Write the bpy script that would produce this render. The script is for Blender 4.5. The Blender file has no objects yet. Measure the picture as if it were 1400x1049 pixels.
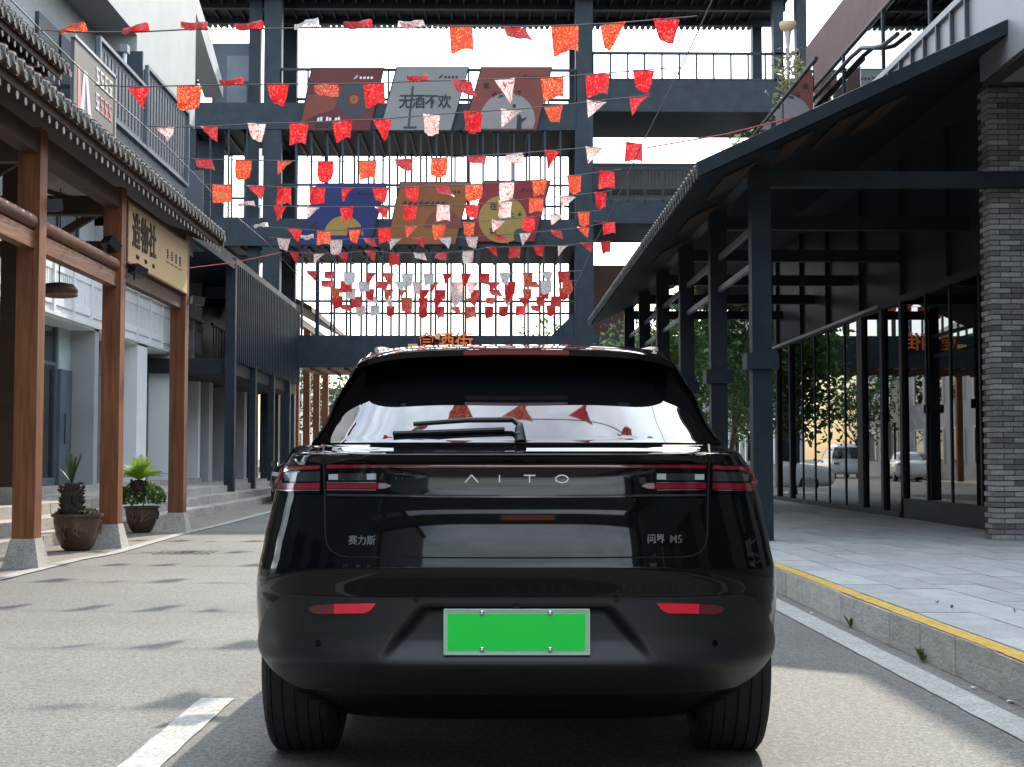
import bpy, bmesh, math, random
import numpy as np
from mathutils import Vector, Matrix
random.seed(7); rng = np.random.default_rng(7)
SC = bpy.context.scene; COL = SC.collection
rad = math.radians

# ------------------------------------------------------------------ camera, sky, sun, exposure
F = 1940.0; CAMH = 1.12
YAW = math.atan(28 / F); PIT = math.atan(102.5 / F)
cd = bpy.data.cameras.new('camera'); cam = bpy.data.objects.new('camera', cd); COL.objects.link(cam)
cam.location = (0, 0, CAMH); cam.rotation_euler = (math.pi / 2 + PIT, 0, -YAW)
cd.sensor_width = 36; cd.lens = F / 1400 * 36; cd.clip_end = 3000; cd.clip_start = .05
SC.camera = cam
SUN_K, SUN_L = 1.43, 0.40            # shadow drift per metre of height: towards the camera, to the left
SUN_EL = math.atan(1 / math.hypot(SUN_K, SUN_L)); SUN_AZ = math.atan2(SUN_L, SUN_K)   # azimuth east (right) of +Y
w = bpy.data.worlds.new('World'); SC.world = w; w.use_nodes = True
nt = w.node_tree; bg = nt.nodes['Background']
sky = nt.nodes.new('ShaderNodeTexSky'); sky.sky_type = 'NISHITA'; sky.sun_disc = False
sky.sun_elevation = SUN_EL; sky.sun_rotation = SUN_AZ; sky.air_density = 1.2; sky.dust_density = 1.5
tc = nt.nodes.new('ShaderNodeTexCoord'); mp = nt.nodes.new('ShaderNodeMapping'); mp.inputs['Scale'].default_value = (1, 1, 2.2)
nz = nt.nodes.new('ShaderNodeTexNoise'); nz.inputs['Scale'].default_value = 2.3; nz.inputs['Detail'].default_value = 9; nz.inputs['Roughness'].default_value = .62
rp = nt.nodes.new('ShaderNodeValToRGB'); rp.color_ramp.elements[0].position = .40; rp.color_ramp.elements[1].position = .62
mx = nt.nodes.new('ShaderNodeMix'); mx.data_type = 'RGBA'
mx.inputs['B'].default_value = (11.6, 13.0, 14.4, 1)
nt.links.new(tc.outputs['Generated'], mp.inputs['Vector']); nt.links.new(mp.outputs[0], nz.inputs['Vector'])
nt.links.new(nz.outputs['Fac'], rp.inputs['Fac']); nt.links.new(rp.outputs['Color'], mx.inputs['Factor'])
nt.links.new(sky.outputs[0], mx.inputs['A']); nt.links.new(mx.outputs['Result'], bg.inputs['Color'])
bg.inputs['Strength'].default_value = .15
sd = bpy.data.lights.new('sun', 'SUN'); sd.energy = 2.6; sd.angle = rad(.6); sd.color = (1, .91, .77)
sun = bpy.data.objects.new('sun', sd); COL.objects.link(sun); sun.location = (10, 40, 40)
sun.rotation_euler = Vector((-SUN_L, -SUN_K, -1)).to_track_quat('-Z', 'Y').to_euler()
SC.view_settings.view_transform = 'Standard'; SC.view_settings.look = 'None'; SC.view_settings.gamma = 1
SC.view_settings.exposure = 1.25
SC.cycles.max_bounces = 8; SC.cycles.transparent_max_bounces = 12
try: SC.cycles.use_denoising = True
except Exception: pass

# ------------------------------------------------------------------ pixel helpers (a pixel only gives a direction)
_f = Vector((math.sin(YAW) * math.cos(PIT), math.cos(YAW) * math.cos(PIT), math.sin(PIT)))
_r = Vector((math.cos(YAW), -math.sin(YAW), 0)); _u = _r.cross(_f)
CAM = Vector((0, 0, CAMH))
def ray(u, v): return _f + _r * ((u - 700) / F) + _u * ((524.5 - v) / F)
def onY(u, v, Y): d = ray(u, v); return CAM + d * (Y / d.y)
def onX(u, v, X): d = ray(u, v); return CAM + d * (X / d.x)
def onZ(u, v, Z): d = ray(u, v); return CAM + d * ((Z - CAMH) / d.z)

# ------------------------------------------------------------------ materials
MATS = {}
def mat(name, col, rough=.6, metal=0, var=.12, scale=6, bump=0, bscale=None, coat=0, spec=.5, rnd=0, stretch=(1, 1, 1), col2=None, fine=0, famp=.2, speck=0):
    m = bpy.data.materials.new(name); m.use_nodes = True; t = m.node_tree; N = t.nodes.new; L = t.links.new
    b = t.nodes['Principled BSDF']
    b.inputs['Roughness'].default_value = rough; b.inputs['Metallic'].default_value = metal
    b.inputs['Specular IOR Level'].default_value = spec; b.inputs['Coat Weight'].default_value = coat; b.inputs['Coat Roughness'].default_value = .03
    tcx = N('ShaderNodeTexCoord'); vec = tcx.outputs['Object']
    oi = N('ShaderNodeObjectInfo')
    if rnd:
        vm = N('ShaderNodeVectorMath'); vm.operation = 'MULTIPLY_ADD'
        cx = N('ShaderNodeCombineXYZ'); [L(oi.outputs['Random'], cx.inputs[i]) for i in range(3)]
        L(cx.outputs[0], vm.inputs[0]); vm.inputs[1].default_value = (37, 53, 71); L(vec, vm.inputs[2]); vec = vm.outputs[0]
    mpp = N('ShaderNodeMapping'); mpp.inputs['Scale'].default_value = stretch; L(vec, mpp.inputs['Vector'])
    n1 = N('ShaderNodeTexNoise'); n1.inputs['Scale'].default_value = scale; n1.inputs['Detail'].default_value = 7; n1.inputs['Roughness'].default_value = .6
    L(mpp.outputs[0], n1.inputs['Vector'])
    r = N('ShaderNodeValToRGB'); r.color_ramp.elements[0].position = .28; r.color_ramp.elements[1].position = .72
    c2 = col2 or tuple(min(1, c * (1 + var)) for c in col); c1 = col if col2 else tuple(c * (1 - var) for c in col)
    r.color_ramp.elements[0].color = (*c1, 1); r.color_ramp.elements[1].color = (*c2, 1)
    L(n1.outputs['Fac'], r.inputs['Fac']); out = r.outputs['Color']
    if fine:
        n2 = N('ShaderNodeTexNoise'); n2.inputs['Scale'].default_value = fine; n2.inputs['Detail'].default_value = 2; L(vec, n2.inputs['Vector'])
        mr = N('ShaderNodeMapRange'); mr.inputs['From Min'].default_value = .36; mr.inputs['From Max'].default_value = .64; mr.inputs['To Min'].default_value = 1 - famp; mr.inputs['To Max'].default_value = 1 + famp
        L(n2.outputs['Fac'], mr.inputs['Value']); mm = N('ShaderNodeMix'); mm.data_type = 'RGBA'; mm.blend_type = 'MULTIPLY'; mm.inputs['Factor'].default_value = 1
        L(out, mm.inputs['A']); L(mr.outputs[0], mm.inputs['B']); out = mm.outputs['Result']
    if speck:
        vo = N('ShaderNodeTexVoronoi'); vo.inputs['Scale'].default_value = speck; L(vec, vo.inputs['Vector'])
        bw = N('ShaderNodeSeparateColor'); L(vo.outputs['Color'], bw.inputs['Color'])
        mv = N('ShaderNodeMapRange'); mv.inputs['To Min'].default_value = .52; mv.inputs['To Max'].default_value = 1.48; L(bw.outputs[0], mv.inputs['Value'])
        mw = N('ShaderNodeMix'); mw.data_type = 'RGBA'; mw.blend_type = 'MULTIPLY'; mw.inputs['Factor'].default_value = 1; L(out, mw.inputs['A']); L(mv.outputs[0], mw.inputs['B']); out = mw.outputs['Result']
    if rnd:
        hs = N('ShaderNodeHueSaturation'); mr2 = N('ShaderNodeMapRange'); mr2.inputs['To Min'].default_value = 1 - rnd; mr2.inputs['To Max'].default_value = 1 + rnd
        L(oi.outputs['Random'], mr2.inputs['Value']); L(mr2.outputs[0], hs.inputs['Value']); L(out, hs.inputs['Color']); out = hs.outputs['Color']
    L(out, b.inputs['Base Color'])
    if bump:
        n3 = N('ShaderNodeTexNoise'); n3.inputs['Scale'].default_value = bscale or scale * 3; n3.inputs['Detail'].default_value = 5; L(mpp.outputs[0], n3.inputs['Vector'])
        bp = N('ShaderNodeBump'); bp.inputs['Strength'].default_value = bump; bp.inputs['Distance'].default_value = .02
        L(n3.outputs['Fac'], bp.inputs['Height']); L(bp.outputs[0], b.inputs['Normal'])
    MATS[name] = m; return m
def glass(name, tint, extra=.0):
    m = bpy.data.materials.new(name); m.use_nodes = True; t = m.node_tree; N = t.nodes.new; L = t.links.new
    t.nodes.remove(t.nodes['Principled BSDF']); o = t.nodes['Material Output']
    tr = N('ShaderNodeBsdfTransparent'); tr.inputs['Color'].default_value = (*tint, 1)
    gl = N('ShaderNodeBsdfGlossy'); gl.inputs['Roughness'].default_value = .01; gl.inputs['Color'].default_value = (.95, .98, 1, 1)
    fr = N('ShaderNodeFresnel'); fr.inputs['IOR'].default_value = 1.55
    ad = N('ShaderNodeMath'); ad.operation = 'ADD'; ad.use_clamp = True; ad.inputs[1].default_value = extra; L(fr.outputs[0], ad.inputs[0])
    nzz = N('ShaderNodeTexNoise'); nzz.inputs['Scale'].default_value = .9; bp = N('ShaderNodeBump'); bp.inputs['Strength'].default_value = .02; L(nzz.outputs['Fac'], bp.inputs['Height']); L(bp.outputs[0], gl.inputs['Normal'])
    ms = N('ShaderNodeMixShader'); L(ad.outputs[0], ms.inputs[0]); L(tr.outputs[0], ms.inputs[1]); L(gl.outputs[0], ms.inputs[2]); L(ms.outputs[0], o.inputs['Surface'])
    MATS[name] = m; return m
def flagmat(name, c1, c2, c3, scale=9, pos=(.42, .56)):
    m = bpy.data.materials.new(name); m.use_nodes = True; t = m.node_tree; N = t.nodes.new; L = t.links.new
    b = t.nodes['Principled BSDF']; o = t.nodes['Material Output']
    tcx = N('ShaderNodeTexCoord'); oi = N('ShaderNodeObjectInfo')
    vm = N('ShaderNodeVectorMath'); vm.operation = 'MULTIPLY_ADD'; cx = N('ShaderNodeCombineXYZ'); [L(oi.outputs['Random'], cx.inputs[i]) for i in range(3)]
    L(cx.outputs[0], vm.inputs[0]); vm.inputs[1].default_value = (31, 57, 73); L(tcx.outputs['Object'], vm.inputs[2])
    nn = N('ShaderNodeTexNoise'); nn.inputs['Scale'].default_value = scale; nn.inputs['Detail'].default_value = .6; nn.inputs['Distortion'].default_value = 2.2
    L(vm.outputs[0], nn.inputs['Vector'])
    r = N('ShaderNodeValToRGB'); r.color_ramp.interpolation = 'EASE'; e = r.color_ramp.elements
    e[0].position = pos[0]; e[0].color = (*c1, 1); e[1].position = pos[0] + .04; e[1].color = (*c2, 1)
    q = e.new(pos[1]); q.color = (*c2, 1); q = e.new(pos[1] + .04); q.color = (*c3, 1)
    L(nn.outputs['Fac'], r.inputs['Fac']); L(r.outputs[0], b.inputs['Base Color']); b.inputs['Roughness'].default_value = .45
    tl = N('ShaderNodeBsdfTranslucent'); L(r.outputs[0], tl.inputs['Color'])
    ms = N('ShaderNodeMixShader'); ms.inputs[0].default_value = .5; L(b.outputs[0], ms.inputs[1]); L(tl.outputs[0], ms.inputs[2]); L(ms.outputs[0], o.inputs['Surface'])
    MATS[name] = m; return m
def leafmat(name, c1, c2):
    m = mat(name, c1, rough=.5, col2=c2, scale=1.7); t = m.node_tree; b = t.nodes['Principled BSDF']; o = t.nodes['Material Output']
    tl = t.nodes.new('ShaderNodeBsdfTranslucent'); ms = t.nodes.new('ShaderNodeMixShader'); ms.inputs[0].default_value = .35
    src = b.inputs['Base Color'].links[0].from_socket
    t.links.new(src, tl.inputs['Color']); t.links.new(b.outputs[0], ms.inputs[1]); t.links.new(tl.outputs[0], ms.inputs[2]); t.links.new(ms.outputs[0], o.inputs['Surface'])
    return m
mat('asphalt', (.112, .110, .102), .85, col2=(.172, .166, .150), scale=.42, fine=30, famp=.15, speck=125)
mat('forecourt', (.19, .165, .13), .9, col2=(.26, .235, .2), scale=3, fine=70, bump=.3, bscale=60)
mat('paint_white', (.29, .29, .27), .7, col2=(.41, .41, .385), scale=4, fine=60, famp=.25)
mat('paint_yellow', (.50, .30, .035), .7, col2=(.66, .42, .08), scale=7, fine=40)
mat('kerb_stone', (.33, .315, .285), .85, col2=(.52, .50, .46), scale=3.5, fine=50, bump=.3, rnd=.14)
mat('paver', (.33, .34, .335), .75, col2=(.46, .47, .46), scale=2.5, fine=60, bump=.15, rnd=.12)
mat('paver_bed', (.10, .10, .09), .9, scale=5)
mat('step_stone', (.30, .275, .24), .8, col2=(.46, .43, .385), scale=3, fine=35, bump=.25, rnd=.13)
mat('wood', (.085, .024, .009), .45, col2=(.30, .105, .030), scale=14, stretch=(1, 1, .07), bump=.25, rnd=.12)
mat('wood_beam', (.09, .03, .013), .5, col2=(.27, .105, .042), scale=14, stretch=(1, .07, 1), bump=.25, rnd=.12)
mat('wood_dark', (.05, .026, .016), .65, col2=(.085, .045, .026), scale=7, stretch=(.2, 1, 1), rnd=.2)
mat('wood_soffit', (.10, .045, .022), .7, col2=(.17, .08, .04), scale=6, stretch=(.15, 1, 1), rnd=.25)
mat('steel', (.021, .031, .040), .5, var=.3, scale=2.5, bump=.06, spec=.18)
mat('steel_light', (.10, .125, .15), .45, var=.2, scale=2)
mat('steel_deck', (.024, .029, .034), .6, spec=.15, var=.3, scale=4)
mat('roof_tile', (.060, .058, .054), .8, col2=(.13, .125, .115), scale=7, rnd=.25, bump=.3)
mat('tile_cap', (.11, .11, .10), .8, col2=(.24, .235, .22), scale=14, rnd=.2)
mat('rafter_end', (.36, .33, .29), .8, var=.2, rnd=.2)
mat('white_panel', (.74, .75, .74), .6, col2=(.82, .83, .82), scale=1.5, rnd=.05)
mat('concrete_light', (.30, .31, .31), .8, col2=(.38, .39, .385), scale=.8, bump=.05)
mat('concrete_grey', (.22, .235, .25), .8, col2=(.30, .315, .33), scale=1.1)
mat('beige_wall', (.42, .35, .28), .8, col2=(.5, .43, .35), scale=1.2)
mat('bluegrey', (.042, .060, .080), .5, var=.2, scale=1.3, stretch=(1, 1, .3))
mat('brick', (.15, .15, .15), .85, col2=(.46, .45, .44), scale=9, fine=40, bump=.6, bscale=45, rnd=.5)
mat('mortar', (.07, .068, .065), .95, scale=20)
mat('silver', (.33, .335, .345), .42, metal=.25, var=.1, scale=1.2, stretch=(1, 1, .4))
mat('seam_dark', (.06, .065, .075), .4, metal=.3, var=.15, scale=2)
mat('red_wall', (.10, .048, .042), .7, var=.2, scale=2)
mat('grey_clad', (.12, .12, .115), .7, var=.15, scale=1.5)
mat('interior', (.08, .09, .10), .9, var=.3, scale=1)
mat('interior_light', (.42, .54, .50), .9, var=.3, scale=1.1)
mat('far_wall', (.42, .41, .39), .9, var=.1, scale=.5)
glass('glass_store', (.09, .105, .115), .0)
glass('glass_green', (.60, .74, .70), .08)
glass('glass_clear', (.62, .72, .71), .26)
# car
mat('black_paint', (.0035, .004, .0048), .03, var=.05, spec=.32)
mat('gloss_black', (.004, .004, .005), .04, var=.05, spec=.35)
mat('car_glass', (.004, .005, .006), .015, var=.05, spec=.75, coat=.6)
mat('mask_black', (.003, .003, .0035), .45, var=.05, spec=.04).node_tree.nodes['Principled BSDF'].inputs['IOR'].default_value = 1.0  # reflection-free black that blots out sky glare beside the rear window
mat('clad', (.011, .012, .0135), .42, spec=.4, var=.08, scale=3, bump=.03, bscale=300)
mat('rubber', (.012, .012, .013), .75, var=.2, scale=12, bump=.1)
mat('under', (.006, .0065, .007), .85, var=.2)
mat('muffler', (.05, .047, .044), .6, metal=.3, var=.3, scale=8)
mat('red_lens', (.24, .006, .014), .12, var=.1, coat=1)
mat('red_reflector', (.85, .010, .030), .25, var=.1, scale=20, coat=.6)
mat('red_reflector_dark', (.13, .010, .014), .25, var=.1, coat=.6)
mat('lamp_tip', (.30, .22, .23), .12, var=.1, coat=1)
mat('clear_lens', (.46, .47, .48), .12, var=.1, coat=1)
mat('smoke_lens', (.03, .03, .032), .08, var=.1, coat=1)
mat('chrome', (.72, .73, .74), .16, metal=1, var=.03)
mat('white_letter', (.80, .80, .80), .4, var=.02)
mat('plate_green', (.0, .78, .06), .5, var=.02)
mat('plate_pale', (.44, .62, .50), .45, var=.06, scale=20)
mat('rim', (.10, .10, .105), .3, metal=.8, var=.1)
mat('dark_car', (.010, .012, .014), .2, var=.05, coat=1)
mat('white_car', (.62, .63, .63), .25, var=.03, coat=1)
mat('silver_car', (.34, .35, .36), .25, metal=.4, var=.03, coat=1)
# things
mat('pot', (.055, .028, .020), .35, col2=(.12, .065, .045), scale=5, bump=.15)
mat('pot_relief', (.14, .09, .055), .5, var=.2, scale=10)
mat('soil', (.03, .022, .015), .95, var=.3, scale=20)
mat('cycad_trunk', (.025, .018, .014), .9, col2=(.06, .045, .03), scale=14)
leafmat('frond', (.20, .36, .035), (.36, .54, .07))
leafmat('leaf', (.05, .11, .02), (.11, .20, .04))
leafmat('leaf_dark', (.03, .075, .025), (.075, .14, .04))
leafmat('leaf_pale', (.13, .19, .06), (.22, .28, .10))
leafmat('leaf_dry', (.13, .13, .06), (.20, .19, .09))
mat('bark', (.07, .05, .035), .9, var=.3, scale=12)
mat('wire', (.10, .10, .10), .6, var=.1)
mat('ribbon', (.52, .05, .07), .6, var=.1)
mat('sign_tan', (.66, .46, .22), .6, var=.05, scale=1)
mat('sign_ink', (.035, .028, .022), .7, var=.1)
mat('sign_orange', (.75, .16, .015), .5, var=.05)
mat('sign_yellow', (.62, .42, .12), .5, var=.05)
mat('lamp_cup', (.55, .42, .22), .5, var=.05)
mat('fixture', (.018, .018, .02), .4, var=.1)
mat('drain', (.07, .07, .065), .6, var=.2)
mat('litter', (.6, .6, .58), .8, var=.1)
mat('p_maroon', (0.074, 0.017, 0.016), .5, spec=.15, col2=(0.105, 0.031, 0.028), scale=.6)
mat('p_grey', (0.167, 0.167, 0.164), .5, spec=.15, var=.06, scale=.6)
mat('p_brown', (0.124, 0.034, 0.025), .5, spec=.15, col2=(0.155, 0.050, 0.037), scale=.6)
mat('p_navy', (0.014, 0.020, 0.074), .5, spec=.15, col2=(0.022, 0.034, 0.118), scale=.6)
mat('p_rust', (0.149, 0.046, 0.019), .5, spec=.15, col2=(0.211, 0.087, 0.031), scale=.6)
mat('p_red', (0.143, 0.019, 0.022), .5, spec=.15, col2=(0.180, 0.031, 0.028), scale=.6)
mat('p_gold', (0.248, 0.161, 0.043), .5, spec=.15, var=.1)
mat('p_pale', (0.186, 0.167, 0.167), .5, spec=.15, var=.1)
mat('p_ink', (.025, .03, .035), .6, spec=.15, var=.1)
mat('p_disc', (.035, .045, .055), .4, spec=.15, var=.1)
mat('p_white', (.55, .52, .50), .6, var=.05)
mat('p_pink', (.50, .16, .17), .6, var=.05)
mat('p_poster', (.10, .096, .09), .6, var=.12, scale=1)
flagmat('flag_red', (.40, .012, .014), (.62, .016, .02), (.68, .13, .12), scale=6, pos=(.36, .60))
flagmat('flag_red_gold', (.42, .02, .015), (.62, .03, .02), (.75, .42, .16), scale=10, pos=(.34, .57))
flagmat('flag_orange', (.42, .03, .02), (.68, .065, .03), (.80, .30, .10), scale=8, pos=(.36,.60))
flagmat('flag_pink', (.60, .06, .06), (.78, .60, .56), (.82, .74, .70), scale=6, pos=(.38, .58))
flagmat('flag_white', (.10, .08, .08), (.74, .70, .68), (.80, .76, .74), scale=13, pos=(.38, .58))
M = MATS

# ------------------------------------------------------------------ mesh helpers
class B:
    def __init__(s): s.v = []; s.f = []
    def add(s, vs, fs):
        k = len(s.v); s.v += [tuple(p) for p in vs]; s.f += [tuple(i + k for i in f) for f in fs]; return s
    def box(s, x0, x1, y0, y1, z0, z1):
        return s.add([(x0, y0, z0), (x1, y0, z0), (x1, y1, z0), (x0, y1, z0), (x0, y0, z1), (x1, y0, z1), (x1, y1, z1), (x0, y1, z1)],
                     [(0, 3, 2, 1), (4, 5, 6, 7), (0, 1, 5, 4), (1, 2, 6, 5), (2, 3, 7, 6), (3, 0, 4, 7)])
    def bar(s, a, b, wd, ht, up=(0, 0, 1)):
        a = Vector(a); b = Vector(b); d = (b - a).normalized(); r = d.cross(Vector(up))
        if r.length < 1e-4: r = d.cross(Vector((0, 1, 0)))
        r.normalize(); q = r.cross(d); vs = []
        for p in (a, b):
            for i, j in ((-1, -1), (1, -1), (1, 1), (-1, 1)): vs.append(p + r * (i * wd / 2) + q * (j * ht / 2))
        return s.add(vs, [(0, 3, 2, 1), (4, 5, 6, 7), (0, 1, 5, 4), (1, 2, 6, 5), (2, 3, 7, 6), (3, 0, 4, 7)])
    def tube(s, pts, r, n=8, r2=None, cap=True):
        pts = [Vector(p) for p in pts]; k = len(pts); rings = []
        for i, p in enumerate(pts):
            d = (pts[min(i + 1, k - 1)] - pts[max(i - 1, 0)]).normalized()
            a = d.cross(Vector((0, 0, 1)));  a = d.cross(Vector((0, 1, 0))) if a.length < .05 else a
            a.normalize(); b = d.cross(a); rr = r + ((r2 if r2 is not None else r) - r) * i / max(1, k - 1)
            rings.append([p + (a * math.cos(2 * math.pi * j / n) + b * math.sin(2 * math.pi * j / n)) * rr for j in range(n)])
        vs = [q for g in rings for q in g]; fs = []
        for i in range(k - 1):
            for j in range(n): fs.append((i * n + j, i * n + (j + 1) % n, (i + 1) * n + (j + 1) % n, (i + 1) * n + j))
        if cap: fs += [tuple(range(n))[::-1], tuple((k - 1) * n + j for j in range(n))]
        return s.add(vs, fs)
    def lathe(s, prof, c=(0, 0, 0), n=24):
        vs = []; fs = []; k = len(prof)
        for r, z in prof:
            for j in range(n): a = 2 * math.pi * j / n; vs.append((c[0] + r * math.cos(a), c[1] + r * math.sin(a), c[2] + z))
        for i in range(k - 1):
            for j in range(n): fs.append((i * n + j, i * n + (j + 1) % n, (i + 1) * n + (j + 1) % n, (i + 1) * n + j))
        fs += [tuple(range(n))[::-1], tuple((k - 1) * n + j for j in range(n))]
        return s.add(vs, fs)
    def slab(s, poly, d):                # polygon (3-D points) thickened by vector d
        n = len(poly); d = Vector(d); vs = [Vector(p) for p in poly] + [Vector(p) + d for p in poly]
        return s.add(vs, [tuple(range(n))[::-1], tuple(range(n, 2 * n))] + [(i, (i + 1) % n, (i + 1) % n + n, i + n) for i in range(n)])
    def grid(s, P, thick=None):          # P[i][j] points; thick[i][j] inner points for a skirt
        a, b = len(P), len(P[0]); vs = [p for r in P for p in r]
        fs = [(i * b + j, i * b + j + 1, (i + 1) * b + j + 1, (i + 1) * b + j) for i in range(a - 1) for j in range(b - 1)]
        if thick:
            o = len(vs); vs += [p for r in thick for p in r]
            rim = [(0, j) for j in range(b)] + [(i, b - 1) for i in range(1, a)] + [(a - 1, j) for j in range(b - 2, -1, -1)] + [(i, 0) for i in range(a - 2, 0, -1)]
            ids = [i * b + j for i, j in rim]; n = len(ids)
            fs += [(ids[q], o + ids[q], o + ids[(q + 1) % n], ids[(q + 1) % n]) for q in range(n)]
        return s.add(vs, fs)
    def mesh(s, name, m=None, smooth=False, fix=True):
        me = bpy.data.meshes.new(name); me.from_pydata([tuple(p) for p in s.v], [], s.f)
        if m: me.materials.append(MATS[m] if isinstance(m, str) else m)
        if fix:
            bm = bmesh.new(); bm.from_mesh(me); bmesh.ops.recalc_face_normals(bm, faces=bm.faces); bm.to_mesh(me); bm.free()
        if smooth:
            me.polygons.foreach_set('use_smooth', [True] * len(me.polygons))
            if smooth != 2: me.set_sharp_from_angle(angle=rad(40))
        return me
def link(name, me, parent=None, loc=(0, 0, 0), rot=(0, 0, 0), scale=(1, 1, 1)):
    o = bpy.data.objects.new(name, me); COL.objects.link(o); o.rotation_euler = rot; o.scale = scale; o.location = loc
    if parent is not None: o.parent = parent
    return o
def wpos(p):                              # world location of a parent chain of unrotated objects
    v = Vector((0, 0, 0))
    while p is not None: v += Vector(p.location); p = p.parent
    return v
def part(name, b, m, parent, smooth=False):            # world-coordinate mesh under an unrotated parent
    return link(name, b.mesh(name, m, smooth), parent, -wpos(parent))
def inst(name, me, parent, loc, rot=(0, 0, 0), scale=(1, 1, 1)):
    return link(name, me, parent, Vector(loc) - wpos(parent) if parent is not None else loc, rot, scale)
def tag(o, label, cat, group=None, kind=None):
    o['label'] = label; o['category'] = cat
    if group: o['group'] = group
    if kind: o['kind'] = kind
    return o
def thing(name, loc, label, cat, group=None):
    return tag(link(name, None, None, loc), label, cat, group)
def solo(name, b, m, label, cat, loc=(0, 0, 0), group=None, kind=None, smooth=False):
    o = link(name, b.mesh(name, m, smooth), None, loc); return tag(o, label, cat, group, kind)
def struct(name, b, m, label, cat='ground'):
    return tag(link(name, b.mesh(name, m)), label, cat, None, 'structure')
def copy_tree(o, parent=None):
    c = o.copy(); COL.objects.link(c); c.parent = parent
    for ch in list(o.children): copy_tree(ch, c)
    return c
_cube = {}
def cube(m, bev=0):
    if (m, bev) not in _cube:
        b = B()
        if bev:
            h = .5; e = h - bev
            me = bpy.data.meshes.new('block'); bm = bmesh.new(); bmesh.ops.create_cube(bm, size=1)
            bmesh.ops.bevel(bm, geom=bm.edges[:], offset=bev, segments=1, affect='EDGES'); bm.to_mesh(me); bm.free(); me.materials.append(MATS[m])
        else:
            b.box(-.5, .5, -.5, .5, -.5, .5); me = b.mesh('block', m)
        _cube[(m, bev)] = me
    return _cube[(m, bev)]
def cbox(name, m, parent, x0, x1, y0, y1, z0, z1, bev=0):
    return inst(name, cube(m, bev), parent, ((x0 + x1) / 2, (y0 + y1) / 2, (z0 + z1) / 2), scale=(abs(x1 - x0), abs(y1 - y0), abs(z1 - z0)))
def text(name, body, size, m, parent, loc, rot=(math.pi / 2, 0, 0), ext=.002, bold=0, sx=1, shear=0, spacing=1):
    cu = bpy.data.curves.new(name, 'FONT'); cu.body = body; cu.size = size; cu.extrude = ext; cu.align_x = 'CENTER'; cu.align_y = 'CENTER'
    cu.offset = bold; cu.shear = shear; cu.space_character = spacing; cu.resolution_u = 3
    tmp = bpy.data.objects.new(name, cu); COL.objects.link(tmp)
    me = bpy.data.meshes.new_from_object(tmp.evaluated_get(bpy.context.evaluated_depsgraph_get()))
    bpy.data.objects.remove(tmp); bpy.data.curves.remove(cu)
    me.materials.clear(); me.materials.append(MATS[m]); me.name = name
    return link(name, me, parent, loc, rot, (sx, 1, 1))

def textmesh(body, size, m, ext=.002, bold=0, spacing=1, shear=0):
    cu = bpy.data.curves.new('lettering', 'FONT'); cu.body = body; cu.size = size; cu.extrude = ext; cu.align_x = 'CENTER'; cu.align_y = 'CENTER'
    cu.offset = bold; cu.shear = shear; cu.space_character = spacing; cu.resolution_u = 3
    tmp = bpy.data.objects.new('lettering', cu); COL.objects.link(tmp)
    me = bpy.data.meshes.new_from_object(tmp.evaluated_get(bpy.context.evaluated_depsgraph_get()))
    bpy.data.objects.remove(tmp); bpy.data.curves.remove(cu)
    me.materials.clear(); me.materials.append(MATS[m]); return me
TX = {
 'sign': textmesh('造物社', .40, 'sign_ink', .006, .007, 1.12), 'zao': textmesh('ZAO', .075, 'sign_ink', .004, .001), 'wu': textmesh('WU', .075, 'sign_ink', .004, .001), 'she': textmesh('SHE', .075, 'sign_ink', .004, .001),
 'gate': textmesh('食酒街', .62, 'sign_orange', .06, .006, 1.0), 'left': textmesh('赛力斯', .0335, 'chrome', .002, .0002, 1.0), 'right': textmesh('问界', .0325, 'chrome', .002, .0002), 'm5': textmesh('M5', .037, 'chrome', .002, .0002),
 'wine': textmesh('无酒不欢', .62, 'p_ink', .006, .006, .9), 'best': textmesh('BEST', .10, 'sign_yellow', .001, .003),
 'zai': textmesh('在', .26, 'p_ink', .005, .004), 'shang': textmesh('上', .22, 'p_ink', .005, .003), 'qu': textmesh('去', .22, 'p_ink', .005, .003)}

# ------------------------------------------------------------------ ground
struct('ground', B().box(-700, 700, -300, 1500, -.5, 0), 'asphalt', 'pale grey speckled asphalt of the street', 'street')
struct('forecourt', B().box(-5.62, -4.60, 4, 47, -.2, .004), 'forecourt', 'brown gritty strip between the white edge line and the stone steps', 'forecourt')
def strip(pts, wd, z, jit=.004):         # painted strip with slightly ragged edges along a polyline
    P = []; out = []
    for (x0, y0), (x1, y1) in zip(pts, pts[1:]):
        n = max(1, int(math.hypot(x1 - x0, y1 - y0) / .12)); out += [(x0 + (x1 - x0) * i / n, y0 + (y1 - y0) * i / n) for i in range(n)]
    out.append(pts[-1]); R = []
    for x, y in out: R.append([(x - wd / 2 + random.uniform(-jit, jit), y, z), (x + wd / 2 + random.uniform(-jit, jit), y, z)])
    return B().grid(R)
lp = [onZ(u, v, 0) for u, v in ((-60, 806), (0, 792), (105, 766), (151, 758), (183, 749), (246, 731), (306, 717), (366, 701))]
tag(link('edge_line', strip([(-4.5, 3)] + [(p.x, p.y) for p in lp] + [(-4.62, 46)], .15, .010).mesh('edge_line', 'paint_white')), 'long white edge line beside the wooden posts', 'road marking', None, 'structure')
tag(link('parking_line', strip([(-1.275, 2.2), (-1.275, 6.70)], .155, .006).mesh('parking_line', 'paint_white')), 'short white dash painted left of the black car', 'road marking', None, 'structure')
tag(link('parking_line', strip([(2.19, 2.0), (2.19, 33)], .18, .006).mesh('parking_line', 'paint_white')), 'white line painted along the yellow-topped kerb', 'road marking', None, 'structure')
gr = B()                                  # drain cover
for i in range(8): gr.box(-3.98 + i * .09, -3.95 + i * .09, 16.75, 17.35, .002, .006)
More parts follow.
